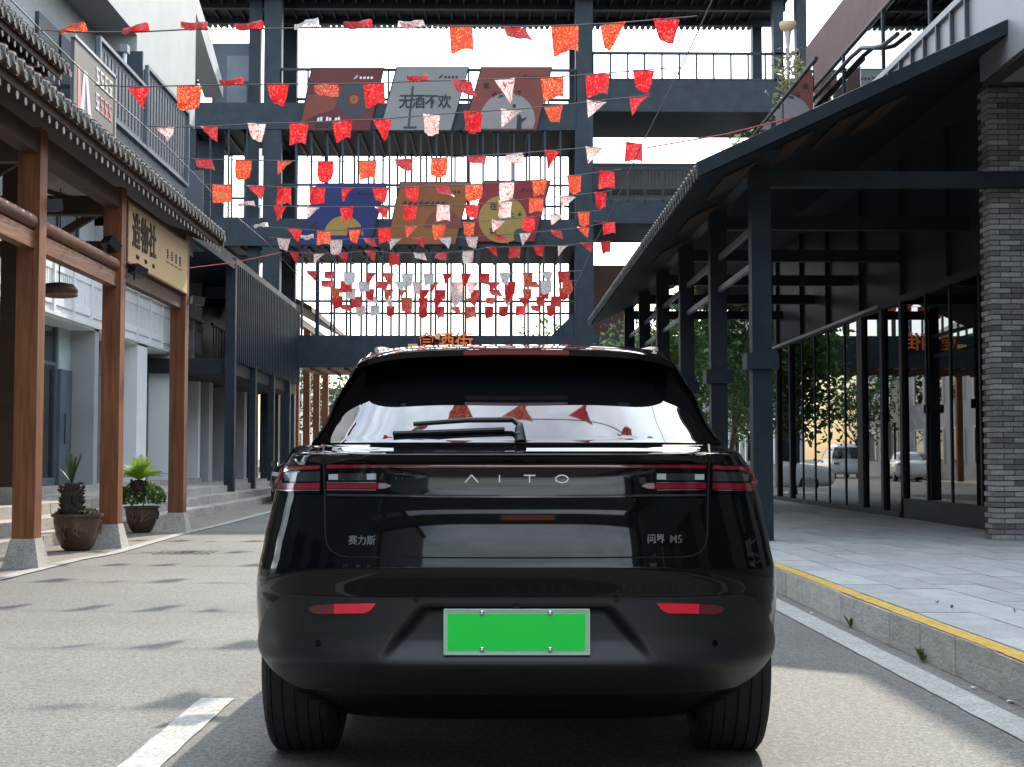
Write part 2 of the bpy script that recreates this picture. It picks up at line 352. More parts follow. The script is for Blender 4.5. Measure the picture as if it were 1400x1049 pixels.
for j in range(3): gr.box(-3.98, -3.30, 16.75 + j * .27, 16.78 + j * .27, .002, .005)
solo('drain_cover', gr, 'drain', 'flat dark drain grating beside the white edge line', 'drain')

# kerb and pavement on the right
ZP = .205; XK = 2.39
kerb = tag(link('kerb', B().box(XK + .03, XK + .14, 3, 33, 0, ZP - .02).mesh('kerb', 'paver_bed')), 'grey stone kerb of the raised pavement with yellow top edge', 'kerb', None, 'structure')
y = 3.15
while y < 32:
    cbox('kerb_stone', 'kerb_stone', kerb, XK + random.uniform(-.004, .004), XK + .135, y + .004, y + .596, 0, ZP - .004 + random.uniform(-.003, .003), .012); y += .6
part('yellow_stripe', strip([(XK + .062, 3), (XK + .062, 32)], .105, ZP + .002, .007), 'paint_yellow', kerb)
pav = struct('pavement', B().box(XK + .14, 16, -30, 60, 0, ZP - .022), 'paver_bed', 'raised grey slab pavement in front of the glass shop', 'pavement')
i = 0; x = XK + .14; n = 0
cells = []
for lane in range(12):
    x0 = XK + .14 + lane * .34
    yy = 5.4 + (lane % 2) * .3 + random.uniform(-.03, .03)
    while yy < 24: cells.append((x0, yy)); yy += .62
cells = [c for c in cells if (c[0] - .0) / c[1] < .40 and c[0] < 6.3]
cells.sort(key=lambda c: c[1])
for x0, yy in cells[:300]:
    cbox('paver', 'paver', pav, x0 + .004, x0 + .336, yy + .004, yy + .616, ZP - .1, ZP + random.uniform(-.003, .002), .008)
rest = B()
for x0, yy in cells[300:]: rest.box(x0 + .004, x0 + .336, yy + .004, yy + .616, ZP - .1, ZP + random.uniform(-.003, .002))
for lane in range(12):
    for k in range(60): 
        yy = cells[-1][1] + .62 + k * .62
        if yy < 60: rest.box(XK + .144 + lane * .34, XK + .476 + lane * .34, yy, yy + .612, ZP - .1, ZP)
pr = part('paver_field', rest, 'paver', pav); pr['kind'] = 'stuff'

# stone steps on the left
ST = [(-5.60, .16), (-5.98, .32), (-6.36, .48)]
steps = tag(link('steps', B().box(-16, -6.1, 6, 62, 0, .15).mesh('steps', 'step_stone')), 'pale stone steps running along the left shopfronts', 'steps', None, 'structure')
for k, (x0, z) in enumerate(ST):
    y = 9 + k * .37
    while y < 50:
        ln = random.uniform(.95, 1.25)
        cbox('step_slab', 'step_stone', steps, x0 - (.62 if k < 2 else 2.7), x0 + random.uniform(-.005, .005), y + .004, y + ln - .004, z - .16, z + random.uniform(-.003, .003), .01); y += ln

# ------------------------------------------------------------------ left: timber gallery with tiled roof
def tiled_roof(parent, xe, ze, sg, run, slope, y0, y1, step, tilemat='roof_tile', capmat='tile_cap', raft='wood_soffit', endmat='rafter_end', soffit='wood_dark', caps=True):
    """mono-pitch tiled roof, eave at xe facing sg (+1 = +X), rising away from it"""
    q = lambda d, h=0: (xe - sg * d, ze + d * slope + h)
    L = run; th = .05
    (xa, za), (xb, zb) = q(0), q(L)
    rf = part('roof', B().slab([(xa, y0, za), (xa, y1, za), (xb, y1, zb), (xb, y0, zb)], (0, 0, .06)), soffit, parent)
    ang = math.atan(slope); ln = L / math.cos(ang)
    tb = B().tube([(0, 0, 0), (ln * .34, 0, -.006), (ln * .34, 0, 0), (ln * .67, 0, -.006), (ln * .67, 0, 0), (ln, 0, 0)], .062, 8).mesh('tile', tilemat, True)
    cp = B(); cp.lathe([(.030, .0), (.034, .014), (.046, .016), (.056, .010), (.058, .0), (.058, -.03)], n=12); cp = cp.mesh('tile_cap', capmat, True)
    rb = B().box(-.0, .9, -.035, .035, -.19, -.10).mesh('rafter', raft or soffit); re = B().lathe([(.040, 0), (.040, .006)], n=10).mesh('rafter_end', endmat)
    dp = B().slab([(0, -.075, 0), (0, .075, 0), (.0, .055, -.06), (0, 0, -.09), (0, -.055, -.06)], (.015, 0, 0)).mesh('drip_tile', tilemat)
    if raft: part('fascia_board', B().box(xe - sg * .05 - .012, xe - sg * .05 + .012, y0, y1, ze - .08, ze + .02), soffit, parent)
    n = int((y1 - y0) / step); rot = (0, -ang if sg < 0 else -(math.pi - ang), 0)
    for i in range(n + 1):
        y = y0 + i * step + random.uniform(-.012, .012)
        inst('tile_row', tb, rf, (xe + sg * .05, y, ze + .085), rot)
        if caps:
            inst('tile_cap', cp, rf, (xe + sg * .055, y, ze + .085), (0, sg * math.pi / 2, 0))
            inst('drip_tile', dp, rf, (xe + sg * .045 - .007, y + step / 2, ze + .07))
        yr_ = y0 + i * step + step * .4
        if yr_ < y1 and raft:
            inst('rafter', rb, rf, (xe - sg * .02, yr_, ze - .004), rot)
            inst('rafter_end', re, rf, (xe - sg * .028, yr_, ze - .150), (0, sg * math.pi / 2, 0), (1, .85, 1))
    return rf
XP = -4.78
gal = thing('timber_gallery', (XP, 17.5, 0), 'reddish timber gallery on stone plinths with grey tiled eave', 'gallery')
for yp in (11.2, 14.72, 17.95, 21.72):
    po = part('post', B().box(XP - .115, XP + .115, yp - .115, yp + .115, .26, 4.55), 'wood', gal)
    pl = B(); a, b = .19, .125
    pl.add([(XP - a, yp - a, 0), (XP + a, yp - a, 0), (XP + a, yp + a, 0), (XP - a, yp + a, 0), (XP - b, yp - b, .30), (XP + b, yp - b, .30), (XP + b, yp + b, .30), (XP - b, yp + b, .30)],
           [(0, 3, 2, 1), (4, 5, 6, 7), (0, 1, 5, 4), (1, 2, 6, 5), (2, 3, 7, 6), (3, 0, 4, 7)])
    part('plinth', pl, 'kerb_stone', po)
for yp in (14.9, 20.05):
    po = part('post', B().box(-6.9, -6.68, yp - .11, yp + .11, .7, 5.4), 'wood_dark', gal)
    part('plinth', B().box(-6.95, -6.63, yp - .16, yp + .16, .48, .72), 'kerb_stone', po)
for ya, yb in ((11.3, 14.61), (14.83, 17.84)):
    part('log_rail', B().tube([(XP + .02, ya, 3.56), (XP + .02, yb, 3.56)], .085, 12), 'wood_beam', gal, True)
    part('tie_beam', B().box(XP - .05, XP + .07, ya, yb, 3.28, 3.46), 'wood_beam', gal)
part('tie_beam', B().box(XP - .06, XP + .06, 18.06, 21.61, 3.40, 3.60), 'wood_dark', gal)
part('purlin', B().box(XP - .09, XP + .09, 10.5, 22.2, 4.28, 4.50), 'wood_dark', gal)
part('purlin', B().box(-5.9, -5.75, 10.5, 22.3, 5.05, 5.22), 'wood_dark', gal)
part('purlin', B().box(-6.88, -6.70, 10.5, 22.3, 5.50, 5.70), 'wood_dark', gal)
for yp in (14.72, 17.95, 21.72): part('cross_beam', B().box(-8.0, XP - .115, yp - .08, yp + .08, 4.20, 4.44), 'wood_dark', gal)
for yp in (11.2, 14.72, 17.95, 21.72): part('strut', B().bar((-6.8, yp, 4.44), (-5.8, yp, 5.05), .09, .12), 'wood_dark', gal)
tiled_roof(gal, -4.30, 4.58, 1, 3.4, .30, 10.4, 22.55, .235)
part('verge_board', B().slab([(-4.28, 22.56, 4.50), (-7.7, 22.56, 5.53), (-7.7, 22.56, 5.75), (-4.28, 22.56, 4.68)], (0, .05, 0)), 'wood_dark', gal)
up = thing('tiled_canopy', (-6.2, 18, 4.8), 'upper grey tiled canopy above the timber gallery, below a dark blue panel', 'canopy')
tiled_roof(up, -5.75, 6.28, 1, 2.2, .42, 13.2, 18.95, .22)
part('beam', B().box(-6.25, -6.1, 13.2, 18.9, 6.2, 6.42), 'wood_dark', up)
for yp in (13.4, 16, 18.7): part('bracket', B().bar((-8, yp, 5.9), (-5.9, yp, 6.26), .1, .12), 'wood_dark', up)
# shop sign between two posts
sg = thing('shop_sign', (-4.7, 19.95, 3.64), 'tan shop board with dark 造物社 lettering between wooden posts', 'sign')
part('board', B().box(-4.76, -4.66, 18.14, 21.70, 3.645, 4.40), 'sign_tan', sg)
fr = part('frame', B().box(-4.80, -4.655, 18.10, 18.14, 3.62, 4.43).box(-4.80, -4.655, 21.70, 21.73, 3.62, 4.43).box(-4.80, -4.655, 18.14, 21.70, 4.40, 4.43).box(-4.80, -4.655, 18.14, 21.70, 3.62, 3.645), 'wood_beam', sg)
part('end_box', B().box(-4.95, -4.80, 18.03, 18.12, 3.55, 4.5), 'fixture', sg)
RX = (math.pi / 2, 0, math.pi / 2)         # faces +X, reads away from the camera along +Y
inst('lettering', TX['sign'], sg, (-4.655, 18.98, 4.06), RX, (1.05, 1.22, 1))
for k, yy in (('zao', 18.62), ('wu', 19.06), ('she', 19.5)): inst('lettering', TX[k], sg, (-4.655, yy, 3.76), RX)
for yy in (20.35, 20.62, 20.89, 21.16):
    g = B()
    for q in range(4): g.box(-4.66, -4.653, yy - .06 + random.uniform(0, .04), yy + .05, 4.0 + q * .035, 4.012 + q * .035)
    g.box(-4.66, -4.653, yy - .01, yy + .005, 3.99, 4.13); g.box(-4.66, -4.653, yy - .09, yy + .09, 3.935, 3.945); part('small_mark', g, 'sign_ink', sg)
# fittings on the gallery
def spotlight(p, a, label):
    t = thing('spotlight', p, label, 'spotlight', 'spotlights on the timber gallery')
    part('arm', B().tube([p, (p[0], p[1], p[2] + .13)], .012, 6), 'fixture', t)
    c = Vector(p) + Vector((0, 0, .15)); d = Vector(a).normalized()
    part('lamp_head', B().bar(c - d * .03, c + d * .16, .16, .12), 'fixture', t); part('lens', B().bar(c + d * .16, c + d * .165, .13, .09), 'clear_lens', t)
spotlight((XP + .06, 14.95, 3.64), (.6, .5, .1), 'small dark floodlight on the log rail beside the nearest post'); spotlight((XP + .06, 17.4, 3.64), (.4, .6, -.5), 'small dark floodlight on the log rail next to the tan sign')
spotlight((XP + .16, 18.3, 3.42), (.5, .6, -.3), 'small dark floodlight clamped under the tan sign'); spotlight((XP + .16, 21.95, 3.42), (.7, .4, -.1), 'small dark floodlight on the far wooden post')
hl = thing('hanging_lamp', (-5.0, 16.4, 2.98), 'brown woven oval lamp hanging below the timber beam', 'lamp')
part('shade', B().lathe([(.06, .17), (.16, .15), (.215, .09), (.20, .02), (.13, 0)], (-5.0, 16.4, 2.98), 20), 'wood_dark', hl, True)
part('band', B().lathe([(.20, .012), (.212, .02), (.212, .035), (.20, .04)], (-5.0, 16.4, 2.98), 20), 'wood_beam', hl, True)
part('cord', B().tube([(-5.0, 16.4, 3.15), (-5.0, 16.4, 4.25)], .008, 6), 'fixture', hl)

# ------------------------------------------------------------------ left: white shop and the storeys above it
XF, XG = -7.9, -8.42
ws = thing('white_shop', (-8.2, 28, .48), 'white panelled shopfront with grey fins and green glass behind the posts', 'shop')
part('plinth', B().box(-9.4, XF + .05, 12, 38.6, .48, .60), 'step_stone', ws)
part('soffit', B().box(-9.4, XF, 12, 38.6, 3.66, 3.75), 'white_panel', ws)
part('fascia_back', B().box(XF - .3, XF, 12, 38.6, 3.75, 4.78), 'white_panel', ws)
y = 17.1
while y < 38.3:
    fp = part('fascia_panel', B().box(XF, XF + .035, y + .06, y + 1.14, 4.52, 4.70).box(XF, XF + .035, y + .06, y + 1.14, 3.90, 4.04), 'white_panel', ws)
    g = B()
    for q in range(8): g.box(XF, XF + .018, y + .10 + q * .13, y + .17 + q * .13, 4.04, 4.52)
    part('slat', g, 'white_panel', fp)['kind'] = 'stuff'; part('batten', B().box(XF, XF + .06, y - .05, y + .05, 3.76, 4.76), 'white_panel', fp); y += 1.2
part('ledge', B().box(XF - .3, XF + .10, 12, 38.6, 4.78, 4.86), 'white_panel', ws); part('ledge', B().box(XF - .02, XF + .06, 12, 38.6, 3.70, 3.76), 'white_panel', ws)
for yf in (20.1, 23.5, 28.3, 31.7, 34.9, 38.35):
    part('fin', B().box(XG, XF, yf, yf + (.9 if yf == 31.7 else .28), .60, 3.70), 'beige_wall' if yf in (23.5, 20.1) else 'white_panel' if yf != 28.3 else 'concrete_light', ws)
for a, b in ((17, 20.1), (20.4, 23.5), (23.8, 27.55), (28.6, 31.7), (32.6, 34.9), (35.2, 38.3)):
    gp = part('glass_pane', B().box(XG - .04, XG - .03, a, b, .75, 3.66), 'glass_green', ws)
    part('window_frame', B().box(XG - .07, XG + .01, a, b, .60, .75).box(XG - .07, XG + .01, a, a + .06, .75, 3.66).box(XG - .07, XG + .01, b - .06, b, .75, 3.66).box(XG - .07, XG + .01, (a + b) / 2 - .03, (a + b) / 2 + .03, .75, 3.66).box(XG - .06, XG, a + .06, b - .06, 2.9, 2.97), 'steel_light', gp)
dr = part('door', B().box(XG - .02, XG + .08, 27.55, 28.3, .6, 2.85), 'steel_light', ws)
part('handle', B().tube([(XG + .12, 27.75, 1.4), (XG + .12, 27.75, 2.0)], .015, 6), 'fixture', dr)
part('transom', B().box(XG - .02, XG + .04, 27.55, 28.3, 2.85, 3.66), 'interior_light', ws)
part('back_wall', B().box(-12.1, -12, 12, 38.6, .5, 3.7), 'interior_light', ws); part('floor_slab', B().box(-12, -9.4, 12, 38.6, .3, .55), 'interior_light', ws)
for k, yy in enumerate((24.6, 25.9, 27.0, 29.6, 33.4)):
    part('shelf', B().box(-9.6, -9.1, yy, yy + .9, 1.0, 1.05).box(-9.6, -9.1, yy, yy + .9, 1.6, 1.65).box(-9.6, -9.1, yy, yy + .9, 2.2, 2.25).box(-9.62, -9.58, yy, yy + .9, .55, 2.3), 'white_panel', ws)
ub = thing('white_building', (-10, 24, 4.9), 'pale concrete upper storeys with overhang and stepped wall above the gallery', 'building')
part('wall', B().box(-14, -8.0, 8, 28.5, 4.9, 13), 'concrete_light', ub)
part('pier', B().box(-14, -7.2, 28.5, 32.6, 5.2, 14.5), 'concrete_light', ub)
part('overhang', B().box(-8.0, -7.2, 8, 28.5, 9.7, 13.5), 'concrete_light', ub)
part('slab', B().box(-8.0, -7.86, 8, 38.5, 4.9, 5.2), 'white_panel', ub)
dp = part('door_panel', B().box(-8.0, -7.93, 24.6, 27.0, 5.3, 8.95), 'bluegrey', ub)
part('door_frame', B().box(-7.96, -7.90, 27.0, 27.12, 5.3, 9.0).box(-7.96, -7.90, 25.78, 25.83, 5.3, 8.95), 'steel', dp)
part('vent_bars', (lambda g: [g.box(-7.95, -7.9, 22.6 + q * .12, 22.65 + q * .12, 6.5, 7.9) for q in range(9)] and g)(B()), 'white_panel', ub)
# sloping concrete frame behind
part('frame', B().slab([(-7.3, 32.6, 13.3), (-7.3, 36.5, 12.0), (-7.3, 38.2, 11.3), (-7.3, 38.2, 10.9), (-7.3, 36.2, 11.5), (-7.3, 34.6, 12.1), (-7.3, 34.6, 9.2), (-7.3, 32.6, 9.2)], (-.5, 0, 0)), 'concrete_light', ub)
part('roof_edge', B().bar((-7.1, 20, 14.2), (-7.1, 33.2, 14.6), .3, .2), 'steel', ub)
bal = thing('balcony', (-7.4, 28.5, 7.4), 'blue-grey ribbed balcony box with framed panels on the pale building', 'balcony')
for a, b, zt in ((25.0, 28.4, 8.55), (28.5, 32.3, 9.0)):
    pn = part('panel', B().box(-7.06, -7.0, a, b, 7.4, zt), 'bluegrey', bal)
    for q in range(int((b - a) / .25)): cbox('rib', 'bluegrey', pn, -7.0, -6.985, a + .12 + q * .25, a + .15 + q * .25, 7.5, zt - .1)
    part('frame', B().box(-7.02, -6.94, a, b, zt, zt + .07).box(-7.02, -6.94, a, b, 7.33, 7.4).box(-7.02, -6.94, a - .07, a, 7.33, zt + .07).box(-7.02, -6.94, b, b + .07, 7.33, zt + .07), 'steel_light', pn)
part('floor', B().box(-8.0, -7.02, 25, 32.3, 7.1, 7.33), 'bluegrey', bal); part('end_panel', B().box(-8.0, -7.06, 28.42, 28.48, 7.4, 9.35), 'bluegrey', bal)
part('underside', B().box(-8.0, -7.6, 28.5, 32.3, 5.8, 7.1), 'bluegrey', bal)
wl = thing('camera_box', (-7.05, 27.0, 8.65), 'small white camera box on the balcony rail', 'camera')  # plain camera housing, gives no light
part('bracket', B().tube([(-7.05, 27, 8.60), (-7.05, 27, 8.9)], .04, 8), 'white_panel', wl); part('box', B().box(-7.12, -6.98, 26.9, 27.1, 8.9, 9.05), 'concrete_grey', wl)
ps = thing('advert_poster', (-6.5, 23, 6.0), 'grey and pink advert poster with bottle pictures above the tiled eave', 'poster')
part('board', B().box(-6.56, -6.5, 21.9, 24.25, 6.0, 7.95), 'p_poster', ps)
part('frame', B().box(-6.57, -6.48, 24.25, 24.3, 5.9, 8.0).box(-6.57, -6.48, 21.85, 24.3, 7.95, 8.0), 'silver', ps)
g = B()
for k in range(2):
    for q in range(4):
        yy = 23.1 + q * .26; zz = 7.55 - k * .42
        m_ = 'p_white' if k == 0 or q < 1 else 'p_pink'
        c = B().box(-6.5, -6.49, yy, yy + .2, zz + .24, zz + .28).box(-6.5, -6.49, yy + .02, yy + .18, zz + .12, zz + .16).box(-6.5, -6.49, yy, yy + .2, zz, zz + .04).box(-6.5, -6.491, yy + .08, yy + .12, zz + .04, zz + .12).box(-6.5, -6.491, yy + .03, yy + .07, zz + .16, zz + .24).box(-6.5, -6.491, yy + .14, yy + .17, zz + .04, zz + .12)
        part('print', c, m_, ps)
for k, (yy, lean, m_) in enumerate(((22.35, -.12, 'p_white'), (22.75, .18, 'p_white'), (22.2, .05, 'p_pink'))):
    part('print', B().slab([(-6.492 - .001 * k, yy - .08 - lean, 7.55), (-6.492 - .001 * k, yy + .03 - lean, 7.6), (-6.492 - .001 * k, yy + .10, 6.95), (-6.492 - .001 * k, yy + .24 + lean, 6.0), (-6.492 - .001 * k, yy - .20 + lean, 6.0), (-6.492 - .001 * k, yy - .11, 6.95)], (-.004, 0, 0)), m_, ps)
for q in range(3): part('print', B().box(-6.5, -6.49, 23.45, 24.0 - q * .1, 6.65 - q * .14, 6.70 - q * .14), 'p_white', ps)
DZ = -.28
for ch_ in list(ps.children): ch_.location.z += DZ
for yy in (22.0, 24.1): part('support', B().box(-8, -6.55, yy, yy + .06, 6.9, 6.96), 'steel', ps)

# ------------------------------------------------------------------ left: dark clad building beyond the white shop
XS = -6.3
dk = thing('dark_building', (XS, 40, .3), 'dark steel building with ribbed cladding band over a stepped arcade', 'building')
sc = part('cladding', B().box(XS - .08, XS, 34.6, 46.3, 3.55, 5.85), 'steel', dk)
rbm = B().box(0, .05, -.03, .03, 3.5, 5.9).mesh('rib', 'steel')
for q in range(40): inst('rib', rbm, sc, (XS, 34.75 + q * .295, 0))
part('corner_post', B().box(XS - .16, XS + .08, 34.4, 34.62, .32, 6.0), 'steel', dk)
for yp in (37.8, 41.0, 44.2): part('column', B().box(XS - .14, XS + .04, yp - .1, yp + .1, .32, 3.55), 'steel', dk)
part('eave_beam', B().bar((XS, 27.0, 5.82), (XS, 34.4, 5.82), .14, .22), 'steel', dk)
part('floor_slab', B().box(-12, XS - .09, 34.6, 46.3, 3.2, 3.56), 'steel_deck', dk); part('roof_slab', B().box(-12, XS - .09, 32.7, 46.3, 5.9, 6.15), 'steel', dk)
part('upper_wall', B().box(-12, -8.4, 38.7, 46.3, 3.56, 5.9), 'bluegrey', dk); part('wall', B().box(-12, -8.3, 38.7, 46.3, .5, 3.2), 'concrete_grey', dk)
part('side_wall', B().box(-12, -7.9, 38.62, 38.7, 4.8, 9), 'bluegrey', dk)
for yp in (38.8, 41.6, 44.3):
    part('pier', B().box(-8.3, -7.7, yp, yp + .5, .48, 3.2), 'concrete_light', dk)
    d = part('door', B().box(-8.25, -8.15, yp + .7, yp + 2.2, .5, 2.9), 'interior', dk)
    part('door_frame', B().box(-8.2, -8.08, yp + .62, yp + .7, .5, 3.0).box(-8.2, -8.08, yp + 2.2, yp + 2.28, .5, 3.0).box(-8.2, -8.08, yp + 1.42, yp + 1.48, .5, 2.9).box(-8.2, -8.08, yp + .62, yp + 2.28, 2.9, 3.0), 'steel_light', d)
rl = part('railing', B().box(-7.66, -7.60, 38.7, 46.2, 4.75, 4.82).box(-7.66, -7.60, 38.7, 46.2, 3.75, 3.82), 'steel', dk)
for q in range(18): cbox('baluster', 'steel', rl, -7.645, -7.615, 38.9 + q * .4, 38.93 + q * .4, 3.82, 4.75)
for yp in (38.7, 41.0, 44.2): part('cross_beam', B().box(-8.3, XS - .1, yp, yp + .2, 5.5, 5.8), 'steel', dk)

# ------------------------------------------------------------------ steel footbridge across the street
YB, YK = 46.0, 49.7
def zb(v, Y=YB): return onY(700, v, Y).z
def xb(u, Y=YB): return onY(u, 500, Y).x
br = thing('footbridge', (0, 48, 0), 'dark steel multi-storey footbridge spanning the street', 'footbridge')
XL, XR = xb(381), xb(788)
for a, b in ((357, 381), (788, 812), (1062, 1076), (1094, 1108)):
    for Y in (YB, YK): part('column', B().box(xb(a), xb(b), Y, Y + .42, 0, 16.6), 'steel', br)
part('column', B().box(xb(334), xb(350), YB + .3, YB + .6, 0, 16.6), 'steel', br); part('column', B().box(xb(256), xb(264), YB, YB + .2, 0, 16.6), 'steel', br)
lev = [(zb(503), zb(459)), (zb(337), zb(300)), (zb(178), zb(142))]
for k, (z0, z1) in enumerate(lev):
    x0, x1 = (xb(408), xb(1000)) if k == 0 else (xb(240), XR)
    dk_ = part('deck', B().box(x0, x1, YB + .1, YK + .3, z1 - .28, z1 - .04), 'steel_deck', br)
    part('front_beam', B().box(x0, x1, YB - .04, YB + .1, z0, z1), 'steel', dk_); part('back_beam', B().box(x0, x1, YK + .3, YK + .42, z0, z1), 'steel', dk_)
    ub_ = B().box(x0, x1, YB + .12, YK + .28, z0 + .02, z0 + .08).mesh('ceiling', 'wood_soffit' if k == 0 else 'steel_deck'); link('ceiling', ub_, dk_, -wpos(dk_))
    jm = B().bar((0, 0, 0), (.0, YK - YB + .1, 0), .07, .09).mesh('joist', 'steel' if k else 'wood_soffit')
    x = x0 + .4
    while x < x1: inst('joist', jm, dk_, (x, YB + .15, z0 - .03)); x += .55
def rods(x0, x1, Y, z0, z1, step, r, name='rod'):
    me = cube('steel'); n = int((x1 - x0) / step)
    for i in range(n + 1):
        inst(name, me, br, (x0 + i * (x1 - x0) / n + random.uniform(-.01, .01), Y, (z0 + z1) / 2), scale=(r, r, z1 - z0))
def rail(x0, x1, Y, z, h=.07): cbox('rail', 'steel', br, x0, x1, Y - .03, Y + .03, z - h / 2, z + h / 2)
for Y in (YB + .03, YK + .2):
    rods(xb(412), XR, Y, lev[0][1], lev[1][0], .5, .07); rods(XL, XR, Y, lev[1][1], lev[2][0], .5, .065)
    rail(xb(412), XR, Y, lev[0][1] + 1.12); rail(XL, XR, Y, lev[1][1] + 1.12); rail(XL, XR, Y, lev[2][1] + 1.12, .09)
    rods(XL, XR, Y, lev[2][1], lev[2][1] + 1.12, .85, .06, 'baluster')
    rods(xb(240), xb(335), Y, lev[2][1] - .2, zb(114), .75, .06, 'baluster'); rail(xb(240), xb(335), Y, zb(114), .09)
    rods(xb(258), xb(335), Y, lev[1][1], lev[2][0], .55, .055); rail(xb(258), xb(335), Y, zb(272)); rail(xb(258), xb(335), Y, zb(300))
# left bay: shaft and screens
part('lift_shaft', B().box(xb(278), xb(336), YB + .9, YB + 2.6, zb(160), zb(50)), 'bluegrey', br)
part('shaft_panel', B().box(xb(299), xb(330), YB + .85, YB + .9, zb(150), zb(68)), 'steel_light', br)
part('screen', B().box(xb(236), xb(292), YB + 1.4, YB + 1.5, lev[1][1] - .3, lev[2][0]), 'steel', br)
part('screen', B().box(xb(322), xb(342), YB + 1.2, YB + 1.3, lev[1][1] - .3, lev[2][0]), 'bluegrey', br)
part('screen', B().box(xb(270), xb(345), YB + .7, YB + .8, zb(560), zb(345)), 'steel', br)
part('downpipe', B().tube([(xb(354), YB - .05, zb(285)), (xb(354), YB - .05, zb(205))], .05, 8), 'white_panel', br)
# right bay decks
for z0, z1, zr in ((zb(152), zb(110), zb(72)), (zb(305), zb(277), zb(230))):
    x0, x1 = xb(812), xb(1098)
    d2 = part('deck', B().box(x0, x1, YB + .1, YK + .3, z1 - .25, z1 - .04), 'steel_deck', br)
    part('front_beam', B().box(x0, x1, YB - .02, YB + .1, z0, z1), 'steel', d2); part('ceiling', B().box(x0, x1, YB + .12, YK + .2, z0 + .02, z0 + .1), 'steel_deck', d2)
    rail(x0, x1, YB + .03, zr, .09); rods(x0, x1, YB + .03, z1, zr, .54, .06, 'baluster'); rail(x0, x1, YB + .03, z1 + .05, .07); rail(x0, x1, YK + .1, zr, .08)
part('rear_wall', B().box(xb(815), xb(985), YK + .4, YK + .5, zb(305), zb(187)), 'grey_clad', br)
g = B()
for q in range(34): g.box(xb(818) + q * .125, xb(818) + .05 + q * .125, YK + .37, YK + .4, zb(303), zb(190))
part('wall_rib', g, 'grey_clad', br)['kind'] = 'stuff'
part('stair', B().slab([(xb(812), YB + .5, zb(440)), (xb(900), YB + .5, zb(330)), (xb(900), YB + .5, zb(318)), (xb(812), YB + .5, zb(418))], (0, 1.4, 0)), 'steel', br)
part('red_panel', B().box(xb(820), xb(880), YK + 2, YK + 2.1, zb(460), zb(330)), 'red_wall', br)
part('knee_brace', B().slab([(XR, YB + .05, zb(462)), (XR - .9, YB + .05, zb(462)), (XR, YB + .05, zb(425))], (0, .1, 0)), 'steel', br)
# roof with tile ends on the far eave
rz = 16.5
rfb = part('roof', B().box(xb(225), xb(1090), YB - 1.0, YK + .1, rz, rz + .3), 'steel_deck', br)
g = B(); x = xb(232)
while x < xb(1060): g.tube([(x, YK - .2, rz - .02), (x, YK + .2, rz - .02)], .075, 8); x += .2
o = part('eave_tile', g, 'roof_tile', rfb); o['kind'] = 'stuff'
g = B(); x = xb(232)
while x < xb(1060): g.box(x, x + .06, YB - 1, YK, rz - .1, rz); x += .45
part('roof_batten', g, 'steel_deck', rfb)['kind'] = 'stuff'
for Y in (YB - .6, YB + 1.2, YK - .8): part('roof_beam', B().box(xb(225), xb(1090), Y, Y + .2, rz - .22, rz), 'steel', rfb)
# gate lettering standing on the lowest beam
gs = thing('gate_sign', onY(607, 462, YB), 'orange 食酒街 letters standing on the footbridge beam', 'sign')
zc = zb(469)
inst('lettering', TX['gate'], gs, (xb(609), YB - .12, zc), (math.pi / 2, 0, 0), (.98, 1, 1))
part('small_plate', B().box(xb(558), xb(571), YB - .12, YB - .04, zb(478), zb(471)), 'sign_yellow', gs)
part('disc', B().tube([(xb(598), YB - .22, zb(461)), (xb(598), YB - .04, zb(461))], .09, 14), 'sign_yellow', gs)
# six slanted poster boards on the railings
def para(c, Y, t=.05): return B().slab([onY(u, v, Y) for u, v in c], (0, t, 0))
def disc(u, v, r, Y, m, t, name='print', parent=None, a0=0, a1=360):
    c = onY(u, v, Y); k = r * Y / F; pts = [(c.x + k * math.cos(rad(a)), Y, c.z + k * math.sin(rad(a))) for a in np.linspace(a0, a1, 33)[:(None if a1 - a0 < 360 else -1)]]
    return part(name, B().slab(pts, (0, .004, 0)), m, parent)
YP = YB - .16
boards = [([(427, 94), (524, 94), (505, 178), (409, 178)], 'p_maroon', 'dark maroon slanted board with a vinyl record picture on the footbridge'),
          ([(543, 93), (640, 93), (616, 178), (520, 178)], 'p_grey', 'grey slanted board with black brush lettering 无酒不欢 on the footbridge'),
          ([(659, 93), (754, 93), (733, 178), (634, 178)], 'p_brown', 'brown-red slanted board with a pale round moon and dark figure on the footbridge'),
          ([(434, 252), (528, 252), (505, 335), (410, 335)], 'p_navy', 'navy blue slanted board with a gold half disc on the footbridge'),
          ([(548, 250), (643, 250), (622, 334), (529, 334)], 'p_rust', 'rust orange slanted board with a faint pale sun on the footbridge'),
          ([(664, 248), (752, 248), (730, 330), (640, 330)], 'p_red', 'crimson slanted board with a large gold disc on the footbridge')]
bo = []
